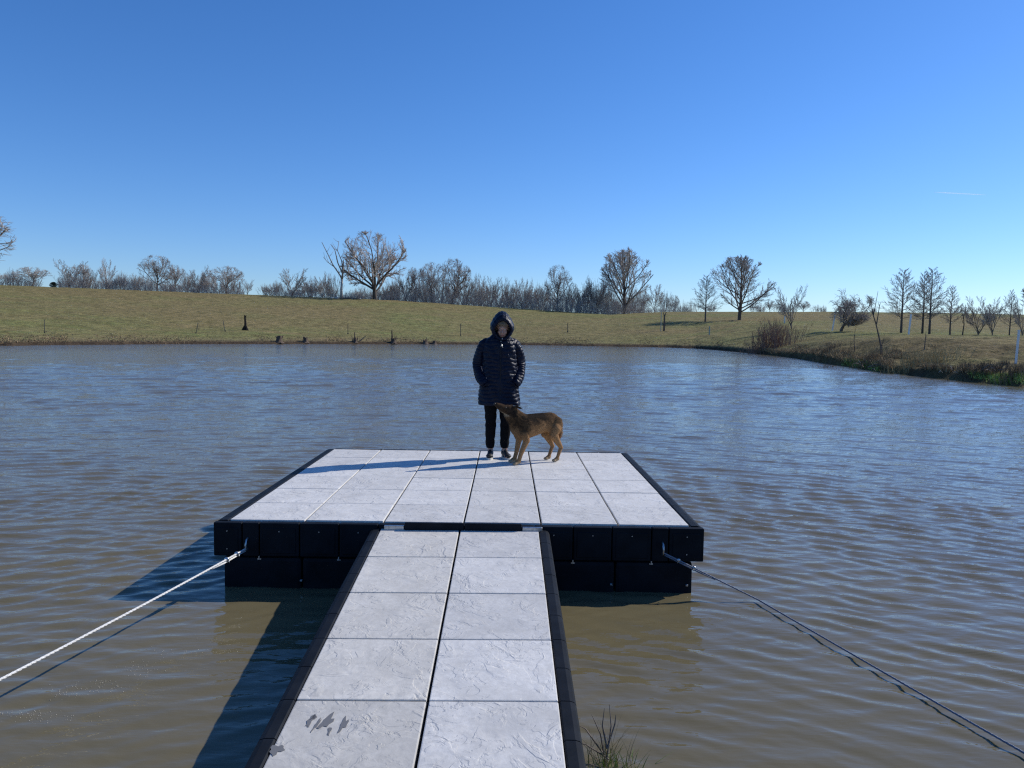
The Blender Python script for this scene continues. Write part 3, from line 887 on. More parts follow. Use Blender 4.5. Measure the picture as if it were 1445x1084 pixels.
# dead snag, bleached trunk
def snag():
    px, d = 482, crest(482) - 2
    b = at(px, 460, d); z = ground_z(b.x, b.y)
    S = d / FPX
    root = empty('dead_tree', (b.x, b.y, z), label='leafless dead tree with bleached white trunk and forked bare limbs', cat='tree')
    def P(x, y, dy=0): return Vector(((x - 482.7) * S, dy * S, (419 - y) * S))
    MB().tube([P(482.7, 420), P(482.4, 405), P(483, 392, 1)], [2.2 * S, 1.6 * S, 1.5 * S], 8).build('trunk', M['bark_pale'], root, True)
    l = MB(); r = random.Random(5)
    def L(pts, r0, r1, tw=4):
        pts = [P(*p) for p in pts]; n = len(pts)
        l.tube(pts, [(r0 + (r1 - r0) * i / (n - 1)) * S for i in range(n)], 6)
        for k in range(tw):
            i = r.randrange(1, n); q = pts[i - 1].lerp(pts[i], r.random())
            dv = Vector((r.uniform(-1, 1), r.uniform(-.6, .6), r.uniform(.1, 1))) * 9 * S
            l.tube([q, q + dv * .5, q + dv + Vector((0, 0, 2 * S))], [.35 * S, .25 * S, .1 * S], 4)
    L([(483, 392, 1), (480, 386, 1), (470, 372, 2), (463, 357, 1), (455, 341, 0)], 1.25, .4, 8)
    L([(483, 393, 1), (484.5, 382, 0), (485.5, 366, -1)], 1.5, .9, 1)
    L([(484, 384), (478, 370, -2), (474, 352, -3), (468, 344, -3)], 1.1, .3, 8)
    L([(484.5, 380), (482, 366, 3), (476, 352, 4), (478, 339, 4)], .9, .3, 5)
    L([(472, 375, 2), (462, 368, 3), (456, 361, 3)], .6, .2, 3)
    L([(484, 390), (490, 385, 2), (497, 383, 2)], .6, .2, 3)
    l.build('limb', M['bark_grey'], root, True)
snag()

# ------------------------------------------------------------------ things on the far bank
def bank_pt(px, py):
    """the point of the land seen at (px, py)"""
    v = ray(px, py); t = v.x / v.y
    ds = np.linspace(28, 235, 1600)
    zs = terrain(np.full_like(ds, t), ds); line = EYE.z + v.z / v.y * ds
    k = np.argmax(zs >= line)
    return Vector((t * ds[k], ds[k], float(zs[k])))
def scaled(px, py): p = bank_pt(px, py); return p, p.y / FPX
def post(px, base, top, w, mat, name, label, cat, tilt=0.0, group=None):
    p, S = scaled(px, base); h = (base - top) * S
    mb = MB()
    r_ = w * S / 2
    mb.tube([(0, 0, -.3), (tilt * h, 0, h)], r_, 8)
    if name == 'fence_post':
        mb.box(-r_ * 2, r_ * 2, -r_ * .5, r_ * .5, h * .02, h * .10)
    else:
        mb.tube([(tilt * h, 0, h - .04), (tilt * h, 0, h + .03)], r_ * 1.15, 8)
    o = mb.build(name, M[mat]); o.location = p
    return tag(o, label, cat, group)
for px, b, t, lab in [(63, 470, 451, 'thin steel fence post on the far left slope'), (276, 471, 456, 'leaning thin steel fence post left of the charred stump'), (318, 468, 452, 'thin leaning steel fence post just left of the charred stump'),
                      (491, 472, 457, 'thin steel fence post behind the shore below the dead tree'), (650, 474, 457, 'thin steel fence post just left of the person'), (801, 469, 456, 'thin steel fence post just right of the person')]:
    post(px, b, t, 1.0, 'rust_post', 'fence_post', lab, 'post', .25 if px == 276 else (-.2 if px == 318 else 0), 'fence posts on the far slope')
post(1001, 473, 461, 1.8, 'green_post', 'marker_post', 'short pale green post on the slope below the large tree', 'post')
post(932.5, 467, 440, 1.1, 'green_post', 'marker_pole', 'thin grey pole beside the forked wooden post', 'pole')
for px, b, t, w, tl, lab in [(1433, 513, 467, 3.2, .05, 'tall white pole nearest the camera at the right edge'), (1282, 472, 444, 2.6, .08, 'white leaning pole beside the tall pyramidal tree'), (1174, 467, 445, 2.2, .16, 'white leaning pole beside the crooked orchard tree'), (1107, 456, 447, 2.0, 0, 'short white pole behind the reddish shrub')]:
    post(px, b, t, w, 'white_pvc', 'marker_pole', lab, 'pole', tl, 'white marker poles on the right bank')
def sticks(name, px, base, lines, mat, label, cat, depth=0.0):
    """lines: list of (points [(px, py)], r0, r1 in pixels); built as round limbs round their own axis"""
    p, S = scaled(px, base); mb = MB(); r = random.Random(int(px))
    for pts, r0, r1 in lines:
        n = len(pts); dy = r.uniform(-1, 1) * depth
        v = [Vector(((x - px) * S, dy * S * i / n * 3, (base - y) * S)) for i, (x, y) in enumerate(pts)]
        mb.tube(v, [(r0 + (r1 - r0) * i / (n - 1)) * S for i in range(n)], 6)
    o = mb.build(name, M[mat]); o.location = p
    return tag(o, label, cat)
sticks('wooden_post', 937.5, 467, [([(937, 468), (937.2, 455), (937, 446)], 1.5, 1.1), ([(937, 447), (935.4, 441)], .9, .5), ([(937, 447), (939.5, 440.5)], .9, .5)], 'bark_dark', 'dark forked wooden post on the slope right of the person', 'post')
sticks('charred_stump', 346, 466, [([(346, 467), (346.4, 456), (345.8, 448), (345.4, 445)], 1.9, .9), ([(349, 467), (347, 460)], 2.2, 1.2), ([(342, 466.5), (345, 461)], 1.4, 1.4), ([(346, 450), (347.6, 445)], .7, .4)], 'charred', 'tall charred black stump on the left slope', 'stump')
def stump(px, base, h, w, label, mat='stump', extra=()):
    p, S = scaled(px, base); r = random.Random(int(px * 3)); mb = MB()
    n = 14; H = h * S; W = w * S / 2
    rings = []
    for k, (u, f) in enumerate([(-.15, 1.5), (.0, 1.3), (.12, 1.0), (.45, .82), (.8, .75)]):
        rings.append([(math.cos(2 * math.pi * i / n) * W * f * r.uniform(.88, 1.12), math.sin(2 * math.pi * i / n) * W * f * r.uniform(.88, 1.12), H * u) for i in range(n)])
    top = [(x * .95, y * .95, H * r.uniform(.75, 1.25)) for x, y, z in rings[-1]]
    rings.append(top)
    vs = [v for rg in rings for v in rg] + [(0, 0, H * .55)]
    fs = [(a * n + i, a * n + (i + 1) % n, (a + 1) * n + (i + 1) % n, (a + 1) * n + i) for a in range(5) for i in range(n)]
    fs += [(5 * n + i, 5 * n + (i + 1) % n, 6 * n) for i in range(n)]
    mb.add(vs, fs)
    for (x0, y0, x1, y1, r0) in extra:
        mb.tube([((x0 - px) * S, 0, (base - y0) * S), (((x0 + x1) / 2 - px) * S + .05, .1, (base - (y0 + y1) / 2) * S), ((x1 - px) * S, .2, (base - y1) * S)], [r0 * S, r0 * S * .8, r0 * S * .4], 6)
    o = mb.build('tree_stump', M[mat]); o.location = p - Vector((0, 0, .05))
    tag(o, label, 'stump', 'old stumps along the far waterline')
stump(394, 483, 9, 10, 'broad jagged dark stump on the waterline, leftmost of the row', extra=((392, 480, 388, 474, 1), (396, 480, 399, 473, 1)))
stump(431, 483, 7.5, 8, 'small broken stump on the waterline, second of the row')
stump(501, 483, 6, 6, 'stump with upright splinters below the dead tree', extra=((500, 482, 500, 469, 1.2), (503, 482, 505, 474, .8), (497, 482, 496, 474, .8)))
stump(555, 484, 6, 8, 'stump with a tall pale splinter on the waterline', extra=((553, 483, 552.5, 466, 1.5), (557, 482, 559, 474, 1)))
stump(600, 485, 5, 7, 'low dark stump on the waterline left of the person', extra=((600, 483, 602, 476, .9),))
stump(613, 485, 4, 6, 'lowest dark stump on the waterline nearest the person')
sticks('driftwood_branch', 511, 482, [([(506, 483), (511, 479), (516, 474.5)], 1.0, .5)], 'bark_mid', 'bare branch slanting up from the far waterline', 'branch')
# rubble beside the dead snag
for i, (px, w, lab) in enumerate([(468, 2.2, 'pale stone left of the dead tree trunk'), (475, 3.4, 'largest pale stone at the foot of the dead tree'), (497, 2.4, 'pale stone between the dead tree and the broad tree'), (508, 1.8, 'small pale stone at the foot of the broad budding tree')]):
    d = crest(px) - 3; b_ = at(px, 460, d); z = ground_z(b_.x, b_.y); S = d / FPX
    o = MB().ball((0, 0, 0), (w * S, w * S * .7, w * S * .55), 9, 6).build('field_stone', M['stone'])
    o.location = (b_.x, b_.y, z + w * S * .25); tag(o, lab, 'stone', 'pale stones by the dead tree')
lg = MB(); d = crest(490) - 3; b_ = at(489, 460, d); z = ground_z(b_.x, b_.y); S = d / FPX
lg.tube([(-6 * S, 0, .15), (6 * S, .2, .2), (18 * S, .3, .12)], [.22, .2, .12], 8)
o = lg.build('fallen_log', M['bark_mid']); o.location = (b_.x, b_.y, z); tag(o, 'fallen grey log lying between the dead tree and the broad tree', 'log')
# small evergreen at the left end of the treeline
def cedar(px, top, wpx, label):
    d = crest(px) + 3; b_ = at(px, 460, d); z = ground_z(b_.x, b_.y); H = at(px, top, d).z - z; W = wpx * d / FPX / 2
    root = empty('cedar_shrub', (b_.x, b_.y, z), label=label, cat='shrub')
    MB().tube([(0, 0, -.1), (0, 0, H * .7)], .08, 6).build('trunk', M['bark_dark'], root)
    r = random.Random(9); mb = MB()
    for i in range(900):
        u = r.random() ** .7; a = r.uniform(0, 6.28); rad = W * math.sqrt(max(1 - (u * 1.7 - .7) ** 2, .05)) * r.uniform(.3, 1.05)
        c = Vector((math.cos(a) * rad, math.sin(a) * rad, H * (.08 + .88 * u)))
        q = Vector((r.gauss(0, 1), r.gauss(0, 1), r.gauss(0, 1))).normalized() * .16; w = perp(q.normalized(), r) * .09
        mb.add([c - w, c + w, c + q], [(0, 1, 2)])
    mb.build('crown', M['cedar'], root)
cedar(77, 398, 10, 'small dark green cedar bush at the left end of the treeline')

# right bank: sapling, stems, reddish shrub
sticks('sapling', 1243, 500, [([(1244, 502), (1243, 490), (1239, 474), (1234, 456), (1228, 440)], 1.4, .6), ([(1235, 458), (1236.5, 445), (1238, 430)], .8, .35), ([(1230, 444), (1227, 432), (1226, 420)], .6, .2),
    ([(1230, 446), (1232, 430), (1234, 412)], .6, .2), ([(1238, 432), (1240, 427)], .3, .15), ([(1238, 434), (1235, 426)], .3, .15), ([(1243, 490), (1246, 480), (1246, 472)], .4, .2)], 'bark_dark', 'thin forked leafless sapling on the right bank', 'sapling', 1.0)
sticks('sapling', 1205.5, 497, [([(1206, 498), (1204.5, 480), (1205.5, 464)], .6, .25)], 'bark_dark', 'single thin bare stem left of the forked sapling', 'stem')
sticks('sapling', 1305, 494, [([(1304, 495), (1305, 482), (1305.5, 468)], .8, .3), ([(1305, 480), (1307, 474)], .3, .15)], 'bark_dark', 'single thin bare stem right of the forked sapling', 'stem')
sticks('young_tree', 1358, 473, [([(1358, 474), (1359, 458), (1357, 445)], .9, .5), ([(1357, 446), (1354, 436), (1355, 428)], .5, .2), ([(1357.5, 450), (1361, 440), (1361, 430)], .5, .2), ([(1358, 456), (1355, 448)], .4, .2)], 'bark_dark', 'very small young bare tree before the spreading shrubby tree', 'tree', 1.0)
def bush(px, base, wpx, hpx, n, mat, label, name='shrub', cat='shrub', rad=.35, seed=0, spread=.35):
    p, S = scaled(px, base); r = random.Random(seed + int(px)); mb = MB()
    for i in range(n):
        x = r.gauss(0, .28) * wpx * S; y = r.gauss(0, .25) * wpx * S
        gz = ground_z(p.x + x, p.y + y) - p.z
        h = hpx * S * r.uniform(.5, 1.0) * (1 - .35 * min(abs(x) / (wpx * S * .5), 1))
        a = Vector((x, y, gz - .05)); dv = Vector((x / (wpx * S) * spread + r.gauss(0, .16), r.gauss(0, .16), 1))
        q = a + dv * h * .55; e = q + (dv + Vector((r.gauss(0, .2), r.gauss(0, .2), 0))) * h * .45
        mb.tube([a, q, e], [rad * S, rad * S * .7, rad * S * .3], 3, False)
        for k in range(3):
            s_ = a.lerp(e, r.uniform(.35, .9))
            mb.tube([s_, s_ + Vector((r.gauss(0, .4), r.gauss(0, .4), r.uniform(.4, 1))) * h * .25], [rad * S * .5, rad * S * .2], 3, False)
    o = mb.build(name, M[mat]); o.location = p
    return tag(o, label, cat)
bush(1088, 492, 58, 46, 260, 'twig_red', 'dense shrub of reddish-brown stems at the bend of the right shore', rad=.3)
bush(1165, 500, 40, 18, 110, 'weed', 'low brown brushy clump on the slope right of the reddish shrub', rad=.3)
bush(1225, 512, 60, 22, 150, 'weed', 'brown brushy clump around the forked sapling', rad=.3)
bush(1300, 515, 90, 24, 240, 'straw', 'wide straw-brown brushy clump on the bank above the waterline', rad=.4, spread=.6)
bush(1385, 526, 70, 20, 150, 'stump', 'dark tangled clump near the water left of the nearest white pole', rad=.4, spread=.7)
bush(1432, 533, 40, 22, 140, 'weed', 'brown weedy clump at the foot of the nearest white pole', rad=.5, spread=.7)

# tufts of dead weeds and grass over the right bank and along the whole far shore: uncountable
def tufts(name, label, mat, gen, n, blades, hh, seed, wid=.02):
    r = random.Random(seed); vs = []; fs = []
    cand = [gen(r) for _ in range(n)]
    ta = np.array([c[0] for c in cand]); da = np.array([c[1] for c in cand])
    za = terrain(ta, da)
    for (t, d, k), z in zip(cand, za):
        if z < .03: continue
        x, y = t * d, d
        for b_ in range(blades):
            h = r.uniform(*hh) * k; a = r.uniform(0, 6.28); l = r.uniform(.15, .9)
            ox, oy = x + r.gauss(0, .10), y + r.gauss(0, .10)
            w = wid * r.uniform(.6, 1.4)
            i = len(vs); ca, sa = math.cos(a), math.sin(a)
            vs += [(ox - sa * w, oy + ca * w, z - .03), (ox + sa * w, oy - ca * w, z - .03), (ox + ca * h * l + sa * w * .2, oy + sa * h * l, z + h)]
            fs.append((i, i + 1, i + 2))
    me = np_mesh(name, vs, fs)
    tag(link(name, me, None, M[mat]), label, 'grass', kind='stuff')
def g_right(r):
    px = r.uniform(1060, 1560); t = tan_of(px); w = float(np.interp(t, CT, CD[:, 1]))
    u = r.random() ** 1.6
    if fbm(np.array([t * 60.0]), np.array([u * 5]), .5, 6, 3)[0] < -.12 + u * .45: return (t, w - 4, 1)
    return (t, w + .8 + u * 10, 1.0 - .6 * u)
tufts('dead_weeds', 'matted brown dead weeds over the right-hand bank', 'weed', g_right, 9000, 7, (.08, .34), 1, .016)
tufts('dry_grass', 'straw-coloured dry grass scattered over the right-hand bank', 'straw', g_right, 4200, 6, (.10, .42), 2, .012)
def g_edge(r):
    px = r.uniform(1070, 1560); t = tan_of(px); w = float(np.interp(t, CT, CD[:, 1]))
    if fbm(np.array([t * 90.0]), np.array([1.0]), .6, 4, 2)[0] < .22: return (t, w - 4, 1)
    return (t, w + r.uniform(.2, 1.3), 1.0)
tufts('green_grass', 'fresh green grass along the right-hand waterline', 'blade', g_edge, 3000, 7, (.06, .18), 3, .016)
def g_far(r):
    px = r.uniform(-60, 1080); t = tan_of(px); w = float(np.interp(t, CT, CD[:, 1]))
    if r.random() > .5 + 1.2 * fbm(np.array([t * 70.0]), np.array([7.0]), .6, 9, 3)[0]: return (t, w - 6, 1)
    return (t, w + .5 + abs(r.gauss(0, 5)), 1.0)
tufts('shore_grass', 'pale dry grass along the far waterline', 'weed', g_far, 6500, 5, (.04, .18), 4, .035)
# fallen branches and washed-up twigs at the right waterline
def twigs(px, base, n, wpx, label, cat, name='fallen_branch', mat='bark_mid', seed=0, rad=.6, flat=.35):
    p, S = scaled(px, base); r = random.Random(seed); mb = MB()
    for i in range(n):
        a = Vector((r.uniform(-.5, .5) * wpx * S, r.uniform(-.6, .6), r.uniform(0, .15)))
        dv = Vector((r.uniform(-1, 1), r.uniform(-.6, .4), r.uniform(-.1, 1) * flat)).normalized() * wpx * S * r.uniform(.25, .5)
        k = dv * .5 + Vector((0, 0, r.uniform(-.05, .12)))
        mb.tube([a, a + k, a + dv], [rad * S, rad * S * .7, rad * S * .25], 5)
        mb.tube([a + k, a + k + Vector((r.uniform(-.5, .5), 0, r.uniform(.2, .6))) * wpx * S * .22], [rad * S * .5, rad * S * .2], 4)
    o = mb.build(name, M[mat]); o.location = p + Vector((0, 0, .05))
    return tag(o, label, cat)
twigs(1240, 523, 7, 46, 'fallen dark branch lying down the right bank to the water', 'branch', seed=1, rad=.8)
twigs(1218, 516, 6, 20, 'heap of pale broken twigs at the right waterline', 'twigs', 'twig_heap', 'bark_pale', 2, .5)
twigs(1332, 530, 6, 26, 'pale forked branch resting on the right waterline', 'branch', 'fallen_branch', 'bark_pale', 3, .5, .9)
twigs(1400, 528, 9, 40, 'tangle of dark driftwood near the right edge', 'driftwood', 'driftwood_heap', 'bark_mid', 4, .9)
def water_twigs(px, py, wpx, n, label):
    p = onz(px, py, 0); S = p.y / FPX; r = random.Random(3); mb = MB()
    for i in range(n):
        a = Vector((r.uniform(-.5, .5) * wpx * S, r.uniform(-.5, .5), -.1))
        dv = Vector((r.uniform(-.5, .5), r.uniform(-.3, .3), r.uniform(.3, .9))) * 9 * S
        mb.tube([a, a + dv * .6, a + dv + Vector((r.uniform(-.2, .2), 0, -.05))], [.3 * S, .25 * S, .12 * S], 4)
    o = mb.build('water_twigs', M['bark_mid']); o.location = p; tag(o, label, 'twigs')
water_twigs(1163, 519, 26, 22, 'bare twigs sticking out of the water off the right bank')

# foreground plant by the gangway
def plant():
    p = onz(856, 1080, 0.0); p.z = -.02
    root = empty('shore_plant', p, label='clump of green and dead grass at the water edge beside the gangway', cat='plant')
    r = random.Random(12)
    S = .0031
    def blade(mb, x, y, h, lx, ly, w, z0=-.05):
        n = 5; vs = []; 
        for i in range(n + 1):
            u = i / n
            c = Vector((x + lx * u * u, y + ly * u * u, z0 + h * u * (1 - .12 * u)))
            ww = w * (1 - u) ** .7
            vs += [c + Vector((-ww, 0, 0)), c + Vector((ww * .2, ww * .8, 0)), c + Vector((ww, 0, 0))]
        fs = []
        for i in range(n):
            for k in (0, 1): a = i * 3 + k; fs.append((a, a + 1, a + 4, a + 3))
        mb.add(vs, fs)
    g1, g2, g3 = MB(), MB(), MB()
    for i in range(80):
        blade(g1, r.gauss(.03, .07), r.gauss(-.05, .05), r.uniform(.06, .20), r.gauss(0, .07), r.gauss(0, .05), r.uniform(.0022, .0045))
    for i in range(46):
        blade(g2, r.gauss(0, .06), r.gauss(0, .05), r.uniform(.12, .34), r.gauss(-.01, .09), r.gauss(0, .06), r.uniform(.0012, .0026))
    g1.build('green_blades', M['blade'], root); g2.build('dead_blades', M['straw'], root)
    for (a, b_, c_) in [((.0, 0, 0), (-.03, .02, .16), (-.07, .05, .24)), ((.01, 0, .05), (-.1, .02, .11), (-.15, .03, .11)), ((0, 0, .05), (.02, .02, .2), (.01, .03, .30)), ((.0, 0, .1), (.04, .04, .2), (.045, .05, .24)),
                        ((-.02, 0, .08), (-.10, .03, .18), (-.13, .04, .19)), ((.05, -.02, 0), (-.08, -.04, .045), (-.21, -.05, .03)), ((.0, .0, .1), (-.02, .03, .2), (-.01, .05, .27))]:
        g3.tube([a, b_, c_], [.0045, .0032, .0012], 5)
    g3.build('dead_stems', M['bark_mid'], root)
plant()

# floating scum flecks on the near water, lower left
def flecks():
    r = random.Random(8); mb = MB()
    for (px, py, sx_, sy_, n) in [(40, 1005, 25, 6, 50), (95, 975, 14, 6, 45), (150, 970, 24, 4, 50), (200, 945, 16, 6, 60), (265, 920, 26, 5, 40), (60, 1012, 40, 4, 40), (150, 960, 12, 2, 20), (305, 905, 20, 4, 20)]:
        for i in range(n):
            p = onz(r.gauss(px, sx_), r.gauss(py, sy_), .006)
            z = float(waves(np.array([[p.x]]), np.array([[p.y]]))[0, 0]) + .002
            s_ = r.uniform(.0008, .0024)
            mb.ball((p.x, p.y, z), (s_, s_, s_ * .6), 5, 3)
    tag(mb.build('foam_flecks', M['foam']), 'tiny pale foam flecks floating on the near water', 'foam', kind='stuff')
M['foam'] = plain('pale_foam', (.62, .58, .48), .6, .1)
flecks()

# faint contrail
def contrail():
    a = ray(1318, 271); b_ = ray(1392, 275)
    p0, p1 = a * (9000 / a.y), b_ * (9000 / b_.y)
    t = NT('contrail_vapour')
    tr = t.node('ShaderNodeBsdfTranslucent'); tr.inputs[0].default_value = (.95, .96, 1, 1)
    tp = t.node('ShaderNodeBsdfTransparent'); mx = t.node('ShaderNodeMixShader'); mx.inputs[0].default_value = .16
    t.l.new(tp.outputs[0], mx.inputs[1]); t.l.new(tr.outputs[0], mx.inputs[2])
    t.l.new(mx.outputs[0], t.n['Material Output'].inputs['Surface'])
    m_ = t.m
    mb = MB().tube([p0, p0.lerp(p1, .2), p0.lerp(p1, .8), p1], [1.5, 7, 6, 1.0], 8)
    tag(mb.build('contrail', m_, None, True), kind='structure')
contrail()

# ------------------------------------------------------------------ the person
M['skin'] = plain('skin', (.45, .27, .20), .5, .06, 20)
def coat_mat():
    t = NT('navy_quilted_coat')
    f = t.noise(t.obj(), 30, 4, .6); g = t.noise(t.obj(), 9, 4, .6, .6)
    h = t.math('ADD', t.math('MULTIPLY', g, 1.0), t.math('MULTIPLY', f, .35))
    return t.out(t.ramp(f, [(.3, (.004, .0065, .017)), (.7, (.008, .012, .028))]), t.ramp(g, [(.3, .33), (.7, .46)]), t.bump(h, .9, .016), .15)
M['coat'] = coat_mat()
M['lining'] = plain('black_lining', (.006, .006, .008), .8, .2, 20)
M['trouser'] = plain('black_trousers', (.006, .006, .007), .85, .2, 12, bump=.004, spec=.12)
M['shoe'] = plain('black_shoe', (.012, .012, .013), .6, .2, 30)
M['sole'] = plain('white_sole', (.55, .54, .50), .6, .1, 20)
M['lace'] = plain('grey_lace', (.30, .30, .30), .8, .1, 20)
M['hair'] = plain('greying_blond_hair', (.20, .15, .10), .6, .4, 90)
M['lip'] = plain('lips', (.36, .14, .12), .5, .05, 20)
M['eye_white'] = plain('eye_white', (.6, .58, .55), .3, .02, 5)
M['iris'] = plain('dark_iris', (.03, .025, .02), .5, .02, 5)
M['button'] = plain('metal_snap', (.6, .58, .52), .3, .05, 5, metal=.9)
bpy.context.view_layer.update()
PLM = plat.matrix_world.copy()
def deck_pt(px, py): return onz(px, py, DECK)
fc = deck_pt(702, 646.5)
person = empty('person', (fc.x, fc.y, DECK + .001), R(5),
               label='person in a hooded long dark quilted coat, hands in pockets, head bowed', cat='person')
def build_person():
    HX, HY, HZ = .035, -.045, 1.545
    tiltM = Matrix.Translation((HX, HY, HZ)) @ Matrix.Rotation(R(17), 4, 'X') @ Matrix.Rotation(R(-4), 4, 'Z')
    def hp(x, y, z): return tiltM @ Vector((x, y, z))     # head space: face towards -y
    b = MB()
    b.ball(hp(0, .015, .03), (.073, .092, .095), 20, 14, Matrix.Rotation(R(17), 3, 'X'))
    b.ball(hp(0, -.025, -.045), (.054, .060, .066), 16, 12)
    b.ball(hp(0, -.055, -.088), (.024, .022, .018), 12, 8)
    for sx in (-1, 1):
        b.ball(hp(.034 * sx, -.055, -.028), (.024, .022, .024), 10, 8)
        b.capsule(hp(.012 * sx, -.076, .030), hp(.044 * sx, -.064, .031), .009, .007, 8)
        b.ball(hp(.074 * sx, .018, -.005), (.010, .020, .030), 10, 8)
    b.capsule(hp(0, -.076, .020), hp(0, -.099, -.024), .008, .0125, 8)
    b.ball(hp(-.011, -.088, -.029), .0085, 8, 6); b.ball(hp(.011, -.088, -.029), .0085, 8, 6)
    b.capsule(hp(-.014, -.078, -.053), hp(.014, -.078, -.053), .007, .007, 8)
    b.capsule(hp(-.012, -.075, -.063), hp(.012, -.075, -.063), .008, .008, 8)
    # neck, trunk, limbs (under the clothes)
    b.capsule(hp(0, .03, -.05), (HX * .4, .01, 1.38), .052, .06)
    b.capsule((-.13, .01, 1.36), (.14, .01, 1.36), .065, .065)
    b.capsule((0, .01, 1.30), (0, .01, 1.05), .125, .11); b.capsule((0, .01, 1.05), (0, .01, .86), .11, .125)
    for sx, kx in ((-1, 0), (1, .012)):
        b.capsule((sx * .165 + kx, .01, 1.37), (sx * .232 + kx, .045, 1.12), .050, .040)
        b.capsule((sx * .232 + kx, .045, 1.12), (sx * .150 + kx, -.085, .95), .038, .027)
        # hand inside the pocket: palm, four fingers, thumb
        h0 = Vector((sx * .150 + kx, -.085, .95)); hd = Vector((-sx * .25, .12, -1)).normalized()
        b.capsule(h0, h0 + hd * .07, .026, .030, 8)
        for q in range(4):
            o_ = Vector((0, (q - 1.5) * .017, 0)); L_ = (.055, .065, .060, .048)[q]
            b.capsule(h0 + hd * .085 + o_, h0 + hd * (.085 + L_ * .6) + o_, .0085, .008, 6)
            b.capsule(h0 + hd * (.085 + L_ * .6) + o_, h0 + hd * (.085 + L_) + o_ + Vector((-sx * .012, 0, 0)), .008, .0065, 6)
        b.capsule(h0 + hd * .03 + Vector((0, -.025, 0)), h0 + hd * .075 + Vector((-sx * .01, -.045, 0)), .010, .008, 6)
        fx = sx * .086
        b.capsule((sx * .085, .01, .84), (sx * .088, .0, .47), .078, .052); b.capsule((sx * .088, .0, .47), (fx, .025, .09), .050, .033)
        b.capsule((fx, .03, .06), (fx + sx * .02, -.12, .035), .033, .028)
    me = remeshed(b, 'person_body', .0065, 3)
    link('body', me, person, M['skin'], True)
    # eyes, brows, lips
    for sx in (-1, 1):
        e = MB().ball(hp(.027 * sx, -.0735, .014), (.0105, .007, .0065), 12, 8).build('eye', M['eye_white'], person, True)
        MB().ball(hp(.027 * sx, -.0795, .011), (.0045, .003, .0045), 10, 6).build('iris', M['iris'], e, True)
        MB().tube([hp(.012 * sx, -.088, .036), hp(.028 * sx, -.086, .041), hp(.046 * sx, -.074, .036)], [.0025, .003, .0015], 6).build('eyebrow', M['hair'], person, True)
    MB().tube([hp(-.020, -.082, -.057), hp(-.006, -.088, -.054), hp(.006, -.088, -.054), hp(.020, -.082, -.057)], [.002, .0045, .0045, .002], 6).tube([hp(-.017, -.081, -.060), hp(0, -.086, -.064), hp(.017, -.081, -.060)], [.002, .005, .002], 6).build('lips', M['lip'], person, True)
    # hair: locks falling from the crown round the forehead and temples
    r = random.Random(4); hb = MB()
    for i in range(420):
        a = r.uniform(-1.75, 1.75)            # 0 = front
        st = hp(math.sin(a) * .055, .0 - math.cos(a) * .055, .108 + r.uniform(-.01, .006))
        front = math.cos(a)
        L_ = (.030 if front > .45 else .11) * r.uniform(.7, 1.3)
        mid = hp(math.sin(a) * .083, .015 - math.cos(a) * .105, .075 + r.uniform(-.01, .01))
        end = hp(math.sin(a) * (.080 + r.uniform(0, .012)) + r.uniform(-.012, .012), .012 - math.cos(a) * .100 + (.006 if front > .4 else 0), .085 - L_)
        hb.tube([st, mid, end], [.0035, .0032, .0008], 3, False)
    hb.build('hair', M['hair'], person, True)

    # coat trunk: quilted shell
    P = [(.640, .250, .168, .012), (.72, .244, .166, .012), (.82, .236, .162, .012), (.93, .226, .156, .012), (1.02, .214, .150, .011), (1.10, .206, .146, .01), (1.20, .206, .146, .008), (1.30, .208, .142, .006),
         (1.37, .200, .130, .006), (1.415, .172, .115, .01), (1.445, .125, .098, .014), (1.475, .098, .092, .018), (1.505, .092, .088, .022)]
    Zp = [p[0] for p in P]
    nz, na = 190, 150
    vs = np.zeros((nz, na, 3))
    for i in range(nz):
        z = P[0][0] + (P[-1][0] - P[0][0]) * i / (nz - 1)
        a_ = np.interp(z, Zp, [p[1] for p in P]); b_ = np.interp(z, Zp, [p[2] for p in P]); cx = np.interp(z, Zp, [p[3] for p in P])
        th = np.linspace(0, 2 * np.pi, na, endpoint=False)
        ex = .82
        c, s_ = np.cos(th), np.sin(th)
        X = np.sign(c) * np.abs(c) ** ex; Yv = np.sign(s_) * np.abs(s_) ** ex
        # quilting: soft horizontal rolls; small squares on chest and back
        rows = .046 if z < 1.22 else .050
        wob = .006 * np.sin(th * 5 + z * 9) + .004 * np.sin(th * 11 + z * 23)
        q = np.abs(np.sin(np.pi * (z + wob) / rows)) ** .55
        if z > 1.19:
            q = q * np.abs(np.sin(th * 17)) ** .35
        amp = .0085 if z < 1.43 else .005
        plk = np.clip(np.abs(th - 1.5 * np.pi) / .11, 0, 1) ** 2      # zip placket down the front
        dsp = amp * (q - .6) * plk + .004 * (1 - plk)
        fold = .006 * np.sin(th * 3 + 1 + z * 4) * np.clip((1.1 - z) / .3, 0, 1) + .0035 * np.sin(th * 9 + z * 31)
        vs[i, :, 0] = cx + X * (a_ + dsp + fold); vs[i, :, 1] = .012 + Yv * (b_ + dsp + fold); vs[i, :, 2] = z
        if i < 3: vs[i, :, 2] += .004 * np.sin(th * 4)
    V = vs.reshape(-1, 3).tolist()
    F = [(i * na + k, i * na + (k + 1) % na, (i + 1) * na + (k + 1) % na, (i + 1) * na + k) for i in range(nz - 1) for k in range(na)]
    # hem turned in, so the coat has an inside
    ins = [(x * .93, y * .93, z + .05) for x, y, z in V[:na]]; base = len(V); V += ins
    F += [(k, base + k, base + (k + 1) % na, (k + 1) % na) for k in range(na)]
    cb = MB().add(V, F)
    coat = cb.build('coat', M['coat'], person, True)
